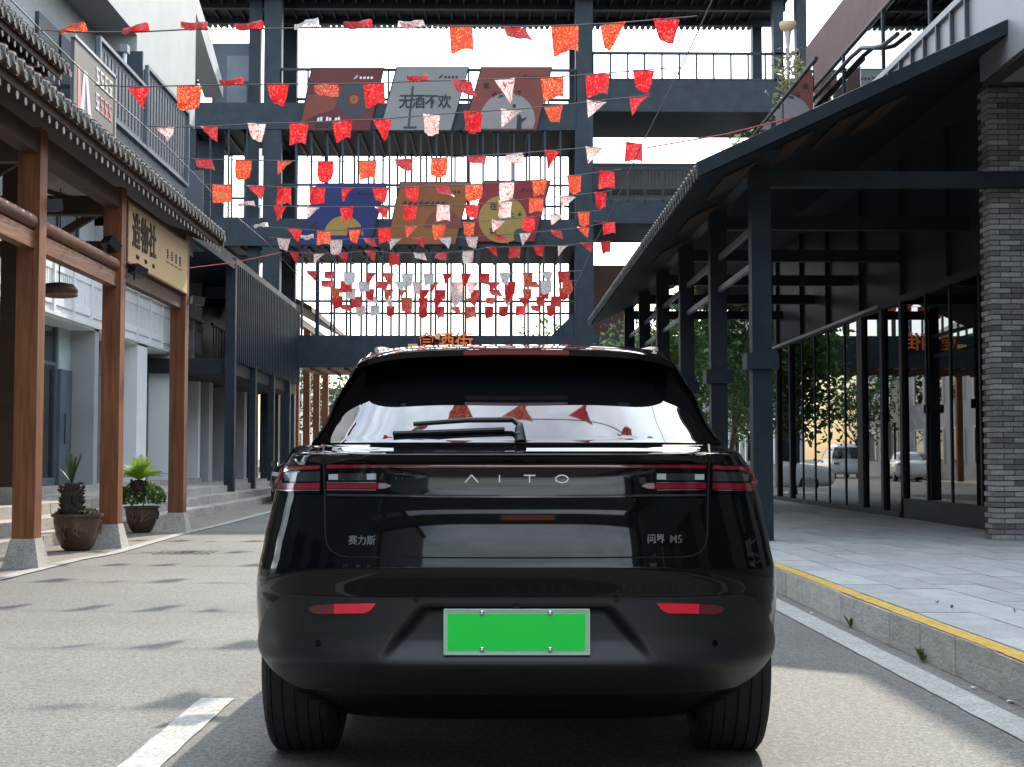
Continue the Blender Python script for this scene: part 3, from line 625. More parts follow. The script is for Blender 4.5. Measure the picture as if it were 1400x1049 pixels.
for c, m_, lab in boards:
    t = thing('poster_board', onY((c[2][0] + c[3][0]) / 2, c[2][1], YP), lab, 'poster', 'poster boards on the footbridge railings')
    pb_ = part('board', para(c, YP), m_, t); cc = [(c[0][0] - 1.5, c[0][1] - 1.5), (c[1][0] + 1.5, c[1][1] - 1.5), (c[2][0] + 1, c[2][1] + 1.5), (c[3][0] - 1.5, c[3][1] + 1.5)]
    part('frame', para(cc, YP + .03), 'steel', t); bo.append(t)
    for q in range(4): part('logo', para([(c[1][0] - 32 + q * 5, c[1][1] + 11), (c[1][0] - 29 + q * 5, c[1][1] + 11), (c[1][0] - 29.4 + q * 5, c[1][1] + 14), (c[1][0] - 32.4 + q * 5, c[1][1] + 14)], YP - .012, .008), 'p_white' if m_ in ('p_maroon',) else 'p_ink', t)
    for q in range(4): part('logo', para([(c[1][0] - 40 + q * 0.9, c[1][1] + 13 - q), (c[1][0] - 37 + q * .9, c[1][1] + 12 - q), (c[1][0] - 37.5 + q, c[1][1] + 13.2 - q), (c[1][0] - 40.3 + q, c[1][1] + 14.4 - q)], YP - .012, .008), 'p_white' if m_ in ('p_maroon',) else 'p_ink', t)
b0 = bo[0]; disc(484, 136, 24, YP - .006, 'p_disc', 0, parent=b0); disc(484, 136, 10.5, YP - .012, 'p_maroon', 0, parent=b0); disc(484, 136, 6, YP - .018, 'p_rust', 0, parent=b0); disc(484, 136, 1.4, YP - .024, 'p_ink', 0, parent=b0)
part('print', para([(412, 168), (420, 130), (450, 126), (462, 140), (455, 150), (430, 158)], YP - .006, .004), 'p_brown', b0)
for q in range(9): part('print', para([(430 + q * 4, 160 + (q % 2)), (433 + q * 4, 160 + (q % 2)), (432.4 + q * 4, 166), (429.4 + q * 4, 166)], YP - .014, .006), 'p_white' if q % 3 else 'p_ink', b0)
for q in range(7): part('print', para([(431 + q * 4, 169), (434 + q * 4, 168), (433 + q * 4, 174), (430 + q * 4, 174)], YP - .014, .006), 'p_ink', b0)
part('print', para([(441, 118), (468, 118), (467, 128), (440, 128)], YP - .014, .006), 'p_red', b0)
cw = onY(581, 140, YP - .014); inst('print', TX['wine'], bo[1], cw, (math.pi / 2, 0, 0), (.72, .80, 1))
part('print', para([(563, 118), (566, 118), (560, 174), (557, 174)], YP - .008, .004), 'p_disc', bo[1]); part('print', para([(552, 173), (570, 173), (569, 176), (551, 176)], YP - .01, .004), 'p_disc', bo[1])
disc(694, 164, 38, YP - .006, 'p_pale', 0, parent=bo[2], a0=0, a1=180); part('print', para([(656, 164), (732, 164), (729, 176), (653, 176)], YP - .0065, .004), 'p_pale', bo[2])
def scribble(t, u, v, n=5):
    g = B(); Y = YP - .014
    for q in range(n):
        a = onY(u + random.uniform(-3, 3), v + random.uniform(-3, 3), Y); an = random.choice((0, 0, .3, 1.57, 1.3, -.5)); d = Vector((math.cos(an), 0, math.sin(an))) * random.uniform(.04, .075)
        g.bar(a - d, a + d, .006, .022, up=(0, 1, 0) if abs(d.x) > 2 else (0, 0, 1))
    part('print', g, 'p_ink', t)
inst('print', TX['qu'], bo[2], onY(665, 117, YP - .014), (math.pi / 2, 0, 0))
for q in range(5): scribble(bo[2], 676 + q * 8, 128 + (q % 2) * 2)
part('print', para([(707, 158), (711, 156), (714, 163), (719, 160), (720, 162), (713, 168), (713, 177), (706, 177)], YP - .014, .006), 'p_ink', bo[2]); disc(703, 145, 2.6, YP - .014, 'p_ink', 0, parent=bo[2])
disc(470, 322, 27, YP - .006, 'p_gold', 0, parent=bo[3], a0=0, a1=180)
for q in range(4): part('print', para([(424 + q * 3, 305 - q), (426 + q * 3, 305 - q), (425 + q * 3, 318), (423 + q * 3, 318)], YP - .01, .004), 'p_ink', bo[3])
part('print', para([(475, 312), (496, 310), (492, 328), (474, 328)], YP - .012, .004), 'p_navy', bo[3])
disc(606, 312, 26, YP - .006, 'p_brown', 0, parent=bo[4], a0=0, a1=180)
for q in range(8): part('print', para([(551 + q * 7.5, 276 + (q % 3)), (556 + q * 7.5, 275), (555 + q * 7.5, 282), (550 + q * 7.5, 281)], YP - .012, .005), 'p_ink', bo[4])
disc(687, 300, 33, YP - .006, 'p_gold', 0, parent=bo[5]); inst('print', TX['zai'], bo[5], onY(675, 283, YP - .014), (math.pi / 2, 0, 0)); inst('print', TX['shang'], bo[5], onY(699, 294, YP - .014), (math.pi / 2, 0, 0)); scribble(bo[5], 687, 295, 6); scribble(bo[5], 710, 294, 4); scribble(bo[5], 674, 316, 9); disc(712, 322, 10, YP - .012, 'p_disc', 0, parent=bo[5])

# ------------------------------------------------------------------ right: steel canopy, glass shopfront, brick pillar, terrace
XC0, XC1 = 2.92, 3.14
ca = thing('steel_canopy', (3, 22, ZP), 'dark steel canopy with tiled mono-pitch roof beside the glass shop', 'canopy')
ycs = (15.8, 18.8, 21.85, 24.9, 27.9, 31.0)
for k, yc in enumerate(ycs):
    co = part('column', B().box(XC0, XC1, yc, yc + .2, ZP - .02, 4.42), 'steel', ca)
    part('bracket_lamp', B().box(XC0 - .07, XC1 + .07, yc - .05, yc + .25, 2.12, 2.30), 'steel', co)
    part('rafter_beam', B().box(XC1, 6.4, yc, yc + .14, 4.18, 4.36), 'steel', ca)
part('tie_rail', B().box(3.02, 3.07, 15.9, 31.1, 3.76, 3.83), 'steel_light', ca); part('tie_rail', B().box(3.02, 3.07, 15.9, 31.1, 3.33, 3.40), 'steel_light', ca)
part('edge_beam', B().box(XC0 + .02, XC1 - .02, 15.0, 31.2, 4.42, 4.58), 'steel', ca)
roof = tiled_roof(ca, 2.20, 4.06, -1, 3.6, .465, 14.62, 31.4, .21, raft=None, endmat='steel', soffit='steel_deck', capmat='roof_tile', caps=True)
part('verge_board', B().slab([(2.13, 14.60, 4.04), (5.42, 14.60, 5.57), (5.42, 14.60, 5.72), (2.13, 14.60, 4.19)], (0, -.05, 0)), 'steel', ca)
for (d0, ya) in ((.9, 15.0), (1.55, 15.15), (2.1, 15.6), (.35, 15.4), (.35, 18.0), (.35, 21)):
    zz = lambda d: 4.06 + d * .465 - .012
    part('soffit_board', B().slab([(2.2 + d0, ya, zz(d0)), (2.2 + d0 + .34, ya, zz(d0 + .34)), (2.2 + d0 + .34, ya + 1.3, zz(d0 + .34)), (2.2 + d0, ya + 1.3, zz(d0))], (0, 0, -.02)), 'wood_dark', ca)
XSF = 6.38
sf = thing('glass_shopfront', (XSF, 25, ZP), 'dark framed reflective glass shopfront under the steel canopy', 'shopfront')
part('plinth', B().box(XSF - .05, XSF + .1, 17.0, 21.9, ZP, ZP + .30), 'steel', sf); part('sill', B().box(XSF - .06, XSF + .1, 22, 32, ZP, ZP + .08), 'steel', sf)
part('head_rail', B().box(XSF - .06, XSF + .1, 16.4, 32, 3.54, 3.64), 'steel', sf); part('light_rail', B().box(XSF - .09, XSF - .06, 23.0, 32, 3.57, 3.62), 'silver', sf)
ms = [17.05, 18.4, 19.6, 20.7, 21.85, 22.95, 24.3, 25.5, 26.75, 27.9, 29.0, 30.05, 31.4]
for k, ym in enumerate(ms):
    wd = .14 if ym in (21.85, 22.95, 30.05, 31.4) else .34 if ym == 24.3 else .05
    part('mullion', B().box(XSF - (.05 if wd > .1 else .012), XSF + .08, ym - wd / 2, ym + wd / 2, ZP, 3.56), 'steel', sf)
    if k: 
        a, b = ms[k - 1], ym
        part('glass_pane', B().box(XSF + .005, XSF + .012, a, b, ZP + (.3 if ym < 22 else .08), 3.54), 'glass_store', sf)
for ym in (22.3, 22.75): part('door_handle', B().tube([(XSF - .1, ym, 1.1), (XSF - .1, ym, 1.7)], .018, 6), 'silver', sf)
part('upper_wall', B().box(XSF + .02, XSF + .12, 16.4, 32, 3.64, 6.1), 'steel', sf)
for ym in ms[::2]: part('upper_mullion', B().box(XSF - .05, XSF + .02, ym - .04, ym + .04, 3.64, 6.0), 'steel', sf)
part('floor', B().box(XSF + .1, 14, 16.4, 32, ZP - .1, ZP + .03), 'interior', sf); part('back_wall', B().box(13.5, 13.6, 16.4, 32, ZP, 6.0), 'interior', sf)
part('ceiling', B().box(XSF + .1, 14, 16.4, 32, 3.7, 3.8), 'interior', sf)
for k, yy in enumerate((18.4, 21.0, 25.2, 28.4)):
    part('table', B().box(8.2, 9.0, yy, yy + .8, .9, .95).box(8.55, 8.65, yy + .35, yy + .45, .2, .9), 'wood_dark', sf)
# brick pillar: every brick of the two visible faces
BX0, BY0 = 5.65, 15.9; HB = 5.40
bp = thing('brick_pillar', (BX0 + .3, BY0 + .2, ZP), 'grey rough brick pillar at the end of the glass shop', 'pillar')
part('core', B().box(BX0 + .012, BX0 + .60, BY0 + .012, BY0 + .34, ZP, HB), 'mortar', bp)
ch = .0605; k = 0; z = ZP
while z + ch < HB:
    off = (k % 2) * .12
    jx = lambda: random.uniform(-.004, .004)
    if k % 2 == 0:
        cbox('brick', 'brick', bp, BX0 + jx(), BX0 + .225, BY0 + jx(), BY0 + .108, z + .005, z + ch - .005, .03); cbox('brick', 'brick', bp, BX0 + .235, BX0 + .47, BY0 + jx(), BY0 + .1, z + .005, z + ch - .005, .03)
        cbox('brick', 'brick', bp, BX0 + jx(), BX0 + .1, BY0 + .118, BY0 + .34, z + .005, z + ch - .005, .03)
    else:
        cbox('brick', 'brick', bp, BX0 + jx(), BX0 + .108, BY0 + jx(), BY0 + .225, z + .005, z + ch - .005, .03); cbox('brick', 'brick', bp, BX0 + .118, BX0 + .345, BY0 + jx(), BY0 + .1, z + .005, z + ch - .005, .03)
        cbox('brick', 'brick', bp, BX0 + .355, BX0 + .59, BY0 + jx(), BY0 + .1, z + .005, z + ch - .005, .03)
    z += ch; k += 1
rb_ = thing('grey_building', (9, 6, ZP), 'grey building beside the pavement with a flat roof extended out of view to cast shade', 'building')
part('wall', B().box(6.3, 15, -24, 16.2, ZP, 7.8), 'grey_clad', rb_); part('roof', B().box(5.30, 15, -24, 19.6, 8.1, 8.5), 'steel', rb_)  # unseen roof projection added to shade the pavement and road edge
part('roof_beam', B().box(6.6, 14.5, 12, 19.4, 7.8, 8.1), 'steel', rb_)
for yy in range(-20, 14, 5): 
    wn = part('window', B().box(6.24, 6.32, yy, yy + 3, .8, 3.6), 'car_glass', rb_); part('window_frame', B().box(6.2, 6.3, yy - .1, yy, .7, 3.7).box(6.2, 6.3, yy + 3, yy + 3.1, .7, 3.7).box(6.2, 6.3, yy - .1, yy + 3.1, 3.6, 3.7), 'steel', wn)
te = thing('terrace', (6, 22, 5.3), 'raised terrace with standing seam parapet and glass balustrade above the canopy', 'terrace')
XT = 5.40
part('floor', B().box(XT + .1, 14, 15.2, 44, 5.75, 5.95), 'steel_deck', te)
part('fascia', B().slab([(XT, 13.2, 5.28), (XT, 15.42, 5.28), (XT, 15.42, 6.34), (XT, 13.2, 6.34)], (.5, 0, 0)), 'silver', te)
part('fascia_soffit', B().slab([(XT + .02, 13.2, 5.26), (XT + .02, 15.42, 5.26), (XT + .9, 15.9, 5.42), (XT + .9, 13.2, 5.42)], (0, 0, -.02)), 'seam_dark', te)
pp = part('parapet', B().box(XT, XT + .06, 15.42, 30, 5.66, 6.34), 'silver', te)
smm = B().box(-.05, 0, -.02, .02, 5.66, 6.33).mesh('seam', 'seam_dark')
for q in range(28): inst('seam', smm, pp, (XT, 15.75 + q * .52, 0))
part('coping', B().box(XT - .05, XT + .12, 15.42, 30, 6.34, 6.42), 'silver', pp)
for a, b in zip((15.6, 17.3, 19.4, 21.6, 23.8, 26.0, 28.2), (17.24, 19.34, 21.54, 23.74, 25.94, 28.14, 30.3)):
    part('glass_pane', B().box(XT + .04, XT + .052, a, b, 6.42, 7.30), 'glass_clear', te)
    part('baluster', B().box(XT + .02, XT + .08, b, b + .06, 6.42, 7.34), 'steel', te)
part('handrail', B().tube([(XT + .045, 15.6, 7.36), (XT + .045, 30.4, 7.36)], .03, 8), 'steel', te)
part('handrail', B().tube([(XT - .04, 18.4, 6.72), (XT - .04, 19.1, 6.77), (XT - .04, 19.5, 6.86), (XT - .04, 20.2, 7.06), (XT - .04, 20.8, 7.10), (XT - .04, 30, 7.10)], .032, 8), 'steel', te, True)
for a, b in zip((22, 24.4, 26.8, 29.2), (24.3, 26.7, 29.1, 31.5)):
    part('glass_pane', B().box(5.06, 5.075, a, b, 6.3, 7.30), 'glass_clear', te); part('baluster', B().box(5.05, 5.10, b, b + .06, 5.4, 7.34), 'steel', te)
part('handrail', B().tube([(5.07, 21.8, 7.36), (5.07, 31.6, 7.36)], .035, 8), 'steel', te)
pv = thing('terrace_pavilion', (8, 24, 5.95), 'glazed pavilion with red-brown wall on the terrace', 'pavilion')
part('wall', B().box(8.6, 13, 24.5, 38.2, 5.95, 12.35), 'red_wall', pv); part('pale_wall', B().box(7.9, 8.0, 15.5, 24.4, 5.95, 10.5), 'concrete_light', pv)
for yy in (25.2, 27.6, 30.0, 32.6, 35.2): 
    g_ = part('window', B().box(8.56, 8.62, yy, yy + 1.7, 7.2, 9.6), 'glass_clear', pv); part('window_frame', B().box(8.5, 8.6, yy - .08, yy, 7.1, 9.7).box(8.5, 8.6, yy + 1.7, yy + 1.78, 7.1, 9.7).box(8.5, 8.6, yy + .82, yy + .88, 7.2, 9.6), 'white_panel', g_)
for yy in (16.5, 19.0, 21.5): 
    g_ = part('window', B().box(7.86, 7.92, yy, yy + 2, 6.6, 9.2), 'glass_clear', pv); part('window_frame', B().box(7.8, 7.9, yy - .08, yy, 6.5, 9.3).box(7.8, 7.9, yy + 2, yy + 2.08, 6.5, 9.3), 'steel', g_)
la = onY(1077, 34, 30.5)
lm = thing('terrace_lamp', (la.x, la.y, 5.95), 'slim post lamp with amber cup shade on the terrace', 'lamp')
part('pole', B().tube([(la.x, la.y, 5.95), (la.x, la.y, la.z - .1)], .05, 10, .035), 'silver', lm, True)
part('lamp_shade', B().lathe([(.05, -.32), (.07, -.16), (.16, -.08), (.185, .02), (.18, .05)], (la.x, la.y, la.z), 20), 'lamp_cup', lm, True)
part('lamp_neck', B().lathe([(.035, -.55), (.06, -.3), (.08, -.14)], (la.x, la.y, la.z), 14), 'silver', lm, True)

# ------------------------------------------------------------------ foliage
def leaf_cloud(n, rfun, size, squash=1.0):
    """n leaf quads; rfun(k) -> centre"""
    c = np.array([rfun(k) for k in range(n)]); a = rng.normal(size=(n, 3)); a /= np.linalg.norm(a, axis=1)[:, None]
    b = np.cross(a, rng.normal(size=(n, 3))); b /= np.linalg.norm(b, axis=1)[:, None] + 1e-9
    s = size * rng.uniform(.6, 1.3, (n, 1)); v = np.empty((n, 4, 3))
    v[:, 0] = c - a * s; v[:, 1] = c + b * s * .45; v[:, 2] = c + a * s; v[:, 3] = c - b * s * .45
    return v.reshape(-1, 3), np.arange(n * 4).reshape(n, 4)
def cloud_mesh(name, v, f, m):
    me = bpy.data.meshes.new(name); me.from_pydata(v.tolist(), [], f.tolist()); me.materials.append(MATS[m]); return me
def tree(loc, h, rx, rz_, n, m, label, size=.11, group=None):
    t = thing('tree', loc, label, 'tree', group); x, y, z = loc
    tr = B(); pts = [(x, y, z)]; 
    for k in range(1, 5): pts.append((x + random.uniform(-.08, .08) * k, y + random.uniform(-.08, .08) * k, z + h * .16 * k))
    tr.tube(pts, .05 + h * .014, 8, .03)
    tips = []
    for k in range(11):
        b0_ = Vector(pts[2 + k % 3]); a = random.uniform(0, 6.28); l = rx * random.uniform(.5, .95)
        e = b0_ + Vector((math.cos(a) * l, math.sin(a) * l, h * random.uniform(.10, .36))); mid = (b0_ + e) / 2 + Vector((0, 0, -.1)); tr.tube([b0_, mid, e], .025 + h * .004, 5, .008); tips.append(e)
    tips += [Vector((x + random.gauss(0, rx * .4), y + random.gauss(0, rx * .4), z + h * random.uniform(.45, .95))) for k in range(16)]
    part('trunk', tr, 'bark', t, True)
    def rf(k):
        q = tips[k % len(tips)]; r = rx * .34
        return (q.x + random.gauss(0, r * .6), q.y + random.gauss(0, r * .6), max(z + .3, q.z + random.gauss(0, rz_ * .22)))
    v, f = leaf_cloud(n, rf, size); v -= np.array(loc); link('crown', cloud_mesh('crown', v, f, m), t); return t
def G(u, v, Y): p = onY(u, v, Y); return p
tree((5.0, 36.5, ZP), 4.9, 1.15, 2.2, 3600, 'leaf', 'bushy green tree behind the canopy columns beside the glass shop end', .10)
tree((6.6, 39.5, ZP), 5.6, 1.4, 2.4, 3600, 'leaf_dark', 'dense dark green tree growing past the end of the glass shop', .11)
tree((8.3, 43.0, 0), 5.2, 1.5, 2.2, 2600, 'leaf', 'broad green tree seen through the end glass of the shop', .12)
tree((4.15, 42.8, ZP), 4.7, .9, 1.6, 1800, 'leaf_pale', 'small pale green tree beside the footbridge column', .09)
tree((3.1, 62, 0), 6.4, 1.8, 2.4, 1700, 'leaf', 'sunlit street tree in the open beyond the footbridge', .15)
tree((-9.5, 86, 0), 6.5, 2.2, 2.6, 1700, 'leaf_dark', 'street tree standing far down the street past the second gallery', .17)
def vine(pts, n, m, label, name, cat='plant', size=.06):
    t = thing(name, pts[0], label, cat); part('stem', B().tube(pts, .012, 5, .005), 'bark', t)
    P = [Vector(p) for p in pts]
    def rf(k):
        i = k % (len(P) - 1); q = P[i].lerp(P[i + 1], random.random()); return (q.x + random.gauss(0, .13), q.y + random.gauss(0, .2), q.z + random.gauss(0, .13))
    v, f = leaf_cloud(n, rf, size); v -= np.array(pts[0]); link('foliage', cloud_mesh('foliage', v, f, m), t)
vine([(5.35, 25.2, 5.96), (5.3, 25.0, 7.0), (5.25, 24.9, 7.6), (5.2, 24.3, 8.05), (5.15, 24.0, 7.7)], 420, 'leaf_dry', 'yellowish climbing shrub spilling over the terrace balustrade', 'climbing_shrub')
vine([(5.2, 27.2, 5.5), (5.1, 27.4, 6.9), (4.95, 27.9, 7.4), (4.9, 28.4, 7.1)], 300, 'leaf_pale', 'thin trailing shrub hanging at the far end of the glass balustrade', 'trailing_shrub')
vine([(4.6, 30.6, 5.3), (4.5, 30.9, 5.9), (4.3, 31, 6.2)], 300, 'leaf_dark', 'small dark green shrub at the foot of the terrace rail', 'terrace_shrub')
vine([(7.0, 18.8, 5.96), (7.0, 18.8, 7.0), (7.0, 18.9, 7.5)], 90, 'leaf_dark', 'broad leaved pot plant behind the terrace glass', 'pot_plant', size=.12)

def pot(name, p, r, h, label):
    t = thing(name, p, label, 'planter')
    part('pot', B().lathe([(r * .42, 0), (r * .60, h * .10), (r * .80, h * .42), (r * .90, h * .78), (r * .90, h * .9), (r, h * .93), (r, h), (r * .9, h), (r * .86, h * .88)], p, 32), 'pot', t, True)
    part('soil', B().lathe([(r * .88, h * .86), (r * .88, h * .89)], p, 24), 'soil', t)
    g = B()
    for s_ in (-1.9, -1.2, .3):
        a0 = s_; 
        for q in range(7):
            a = a0 + random.uniform(-.22, .22); zz = h * random.uniform(.45, .75); rr = r * .86 + (zz / h - .42) * r * .26
            c = Vector((p[0] + rr * math.cos(a), p[1] + rr * math.sin(a), p[2] + zz)); an = random.uniform(0, 3.1)
            tgt = Vector((-math.sin(a), math.cos(a), 0)) * math.cos(an) + Vector((0, 0, 1)) * math.sin(an); g.bar(c - tgt * .05, c + tgt * .05, .012, .014)
    rel = part('relief', g, 'pot_relief', t); rel['kind'] = 'stuff'
    return t
def cycad(t, p, th, tr_, nf, fl, m, rise, lf=.27):
    tb = B(); tb.lathe([(tr_ * .8, 0), (tr_, th * .25), (tr_ * .98, th * .7), (tr_ * .6, th)], p, 16)
    for k in range(150):
        a = random.uniform(0, 6.28); zz = random.uniform(.05, .98) * th; c = Vector((p[0] + tr_ * .92 * math.cos(a), p[1] + tr_ * .92 * math.sin(a), p[2] + zz)); d = Vector((math.cos(a), math.sin(a), .55)).normalized()
        tb.tube([c, c + d * tr_ * .42], tr_ * .12, 4, .001, False)
    part('trunk', tb, 'cycad_trunk', t); top = Vector((p[0], p[1], p[2] + th))
    for k in range(nf):
        a = k * 2.399 + random.uniform(-.2, .2); up_ = random.uniform(*rise); g = B(); L_ = fl * random.uniform(.75, 1.1); pts = []
        for s_ in np.linspace(0, 1, 13):
            out = L_ * s_ * math.cos(up_) * (1 + .15 * s_); hh = L_ * (s_ * math.sin(up_) - .42 * s_ ** 2.3 * math.cos(up_)); pts.append(top + Vector((math.cos(a) * out, math.sin(a) * out, hh)))
        g.tube(pts, .009, 4, .003, False)
        for i in range(2, 13):
            d = (pts[i] - pts[i - 1]).normalized(); sd_ = d.cross(Vector((0, 0, 1)));  sd_ = sd_.normalized() if sd_.length > .05 else Vector((1, 0, 0)); n_ = sd_.cross(d)
            for sub in (0, .5):
                b_ = pts[i - 1].lerp(pts[i], sub); ll = fl * lf * math.sin(math.pi * min(.97, (i - 1 + sub) / 12.5 + .1)) + .02
                for s_ in (-1, 1):
                    e = b_ + (sd_ * s_ * .9 + d * .55 + n_ * .25) * ll; g.add([b_ - d * .008, b_ + d * .008, e], [(0, 1, 2)])
        part('frond', g, m, t)
def bush(t, p, rx, rz_, n, m, size):
    def rf(k):
        a = random.uniform(0, 6.28); ph = math.acos(random.uniform(-.35, 1)); r = random.uniform(.72, 1.0)
        return (p[0] + rx * r * math.sin(ph) * math.cos(a), p[1] + rx * r * math.sin(ph) * math.sin(a), p[2] + rz_ * r * math.cos(ph))
    v, f = leaf_cloud(n, rf, size); v -= np.array(wpos(t)); link('foliage', cloud_mesh('foliage', v, f, m), t)
p1 = onZ(101, 754, 0); pa = (p1.x, p1.y + .12, 0)
t1 = pot('planter', pa, .31, .45, 'wide brown glazed pot with spiky dark cycad stump between wooden posts')
cycad(t1, (pa[0] - .06, pa[1] - .04, .38), .44, .13, 9, .40, 'leaf_dark', (.75, 1.45), .07); bush(t1, (pa[0] + .14, pa[1] - .05, .42), .14, .10, 120, 'leaf_dry', .035); bush(t1, (pa[0] - .2, pa[1] - .08, .42), .07, .06, 50, 'leaf', .03)
p2_ = onZ(191, 729, 0); pb = (p2_.x, p2_.y + .1, 0)
t2 = pot('planter', pb, .27, .40, 'brown pot holding a bright green cycad over a leafy bush')
bush(t2, (pb[0] - .01, pb[1], .52), .36, .26, 900, 'leaf', .045); cycad(t2, (pb[0], pb[1] - .2, .58), .22, .10, 34, .46, 'frond', (.45, 1.35))
def weed(p, n, s, label):
    g = B()
    for k in range(n):
        a = random.uniform(0, 6.28); l = s * random.uniform(.5, 1.1); e = Vector(p) + Vector((math.cos(a) * l * .6, math.sin(a) * l * .6, l)); sd_ = Vector((-math.sin(a), math.cos(a), 0)) * l * .16; mdl = Vector(p).lerp(e, .55) + Vector((0, 0, l * .1))
        g.add([Vector(p), mdl + sd_, e, mdl - sd_], [(0, 1, 2, 3)])
    g.v = [tuple(Vector(q) - Vector(p)) for q in g.v]
    solo('weed', g, 'leaf', label, 'weed', p, 'weeds along the kerb and pavement')
weed((2.375, 6.0 + 1.85, .0), 22, .085, 'small green weed at the foot of the kerb beside the white line'); weed((2.38, 9.45, 0), 9, .09, 'thin weed shoot at a kerb joint')
for u, v in ((1281, 825), (1301, 832), (1388, 837)):
    q = onZ(u, v, ZP); weed((q.x, q.y, ZP - .005), 6, .03, 'tiny weed tuft growing in a pavement joint')
for u, v in ((1330, 943), (1382, 962), (1110, 840), (1115, 848)):
    q = onZ(u, v, 0); a = random.uniform(0, 3); l = B()
    l.slab([(math.cos(a + k * 1.25) * .018 * random.uniform(.5, 1.3), math.sin(a + k * 1.25) * .018 * random.uniform(.5, 1.3), .004 + .006 * (k % 2)) for k in range(5)], (0, 0, .002))
    solo('paper_scrap', l, 'litter', 'tiny white scrap of paper in the gutter', 'litter', (q.x, q.y, .004), 'scraps in the gutter')

# ------------------------------------------------------------------ the black car
class Pch:                                   # monotone cubic through a table
    def __init__(s, x, y):
        s.x = np.array(x, float); s.y = np.array(y, float); h = np.diff(s.x); d = np.diff(s.y) / h; m = np.zeros(len(x))
        for i in range(1, len(x) - 1):
            if d[i - 1] * d[i] > 0: w1 = 2 * h[i] + h[i - 1]; w2 = h[i] + 2 * h[i - 1]; m[i] = (w1 + w2) / (w1 / d[i - 1] + w2 / d[i])
        m[0] = d[0]; m[-1] = d[-1]; s.m = m
    def __call__(s, v):
        v = min(max(v, s.x[0]), s.x[-1]); i = min(int(np.searchsorted(s.x, v, 'right')) - 1, len(s.x) - 2); h = s.x[i + 1] - s.x[i]; t = (v - s.x[i]) / h
        return float(s.y[i] * (1 + 2 * t) * (1 - t) ** 2 + s.m[i] * h * t * (1 - t) ** 2 + s.y[i + 1] * t * t * (3 - 2 * t) + s.m[i + 1] * h * t * t * (t - 1))
TB = [(0.2, 0.775, 0.45, 4.45), (0.28, 0.845, 0.28, 4.62), (0.337, 0.878, 0.175, 4.7), (0.4, 0.908, 0.078, 4.74), (0.46, 0.925, 0.014, 4.765), (0.475, 0.928, 0.016, 4.77), (0.55, 0.938, 0.034, 4.77), (0.66, 0.944, 0.036, 4.77), (0.69, 0.942, 0.03, 4.765), (0.73, 0.936, 0.02, 4.75), (0.76, 0.93, 0.0165, 4.73), (0.794, 0.922, 0.0195, 4.7), (0.85, 0.913, 0.0255, 4.62), (0.92, 0.897, 0.0345, 4.48), (0.96, 0.89, 0.041, 4.3), (1.0, 0.882, 0.0485, 4.02), (1.05, 0.868, 0.053, 3.66), (1.1, 0.846, 0.052, 3.46), (1.118, 0.828, 0.034, 3.42), (1.134, 0.818, 0.024, 3.4), (1.142, 0.812, 0.06, 3.38), (1.152, 0.805, 0.15, 3.36), (1.168, 0.785, 0.266, 3.33), (1.176, 0.78, 0.2855, 3.32), (1.19, 0.775, 0.312, 3.3), (1.25, 0.748, 0.425, 3.17), (1.336, 0.732, 0.59, 3.0), (1.42, 0.697, 0.755, 2.84), (1.5, 0.655, 0.915, 2.7), (1.562, 0.6, 1.15, 2.6), (1.604, 0.53, 1.5, 2.52), (1.63, 0.41, 1.9, 2.45), (1.64, 0.22, 2.1, 2.36)]
_z = [t[0] for t in TB]; fw = Pch(_z, [t[1] for t in TB]); fr_ = Pch(_z, [t[2] for t in TB]); ff = Pch(_z, [t[3] for t in TB])
def cL(z): return min(.9, (ff(z) - fr_(z)) * .42)
def cn(z): return 4.0
def recess(x, z):                            # licence plate pocket pressed into the bumper
    t = (z - .478) / (.635 - .478); half = .455 - .13 * max(0, min(1, t)); sx = max(0, min(1, (half - abs(x)) / .055)); sx = sx * sx * (3 - 2 * sx)
    sz = max(0, min(1, (.640 - z) / .018)) * max(0, min(1, (z - .455) / .07)); return .034 * sx * sz
def recess2(x, z):                           # roomier pocket in the shell behind the bumper skin
    return .10 if abs(x) < .50 and .43 < z < .655 else 0.0
def Sy(x, z):
    w_ = fw(z); q = min(.9995, abs(x) / w_); n = cn(z)
    return fr_(z) + cL(z) * (1 - (1 - q ** n) ** (1 / n)) + recess(x, z)
def nrm(x, z, e=.003):
    dx = (Sy(x + e, z) - Sy(x - e, z)) / (2 * e); dz = (Sy(x, z + e) - Sy(x, z - e)) / (2 * e); return Vector((dx, -1, dz)).normalized()
CH = rad(1.0); C0 = Vector((math.sin(CH) * 4.62, math.cos(CH) * 4.62, 0)); CR = Matrix.Rotation(-CH, 3, 'Z'); CRi = CR.transposed()
def hit(u, v):                               # photo direction -> point on the car's rear surface (car frame)
    o = CRi @ (CAM - C0); d = CRi @ ray(u, v); t = 4.8 / d.y
    for k in range(60):
        p = o + d * t; t += (Sy(p.x, min(1.63, max(.2, p.z))) - p.y) / d.y * .7
    return o + d * t
car = thing('car', tuple(C0), 'glossy black crossover seen from behind with a full-width tail light bar', 'car'); car.rotation_euler = (0, 0, -CH)
def cp(name, b, m, parent=car, smooth=True): return link(name, b.mesh(name, m, smooth), parent)
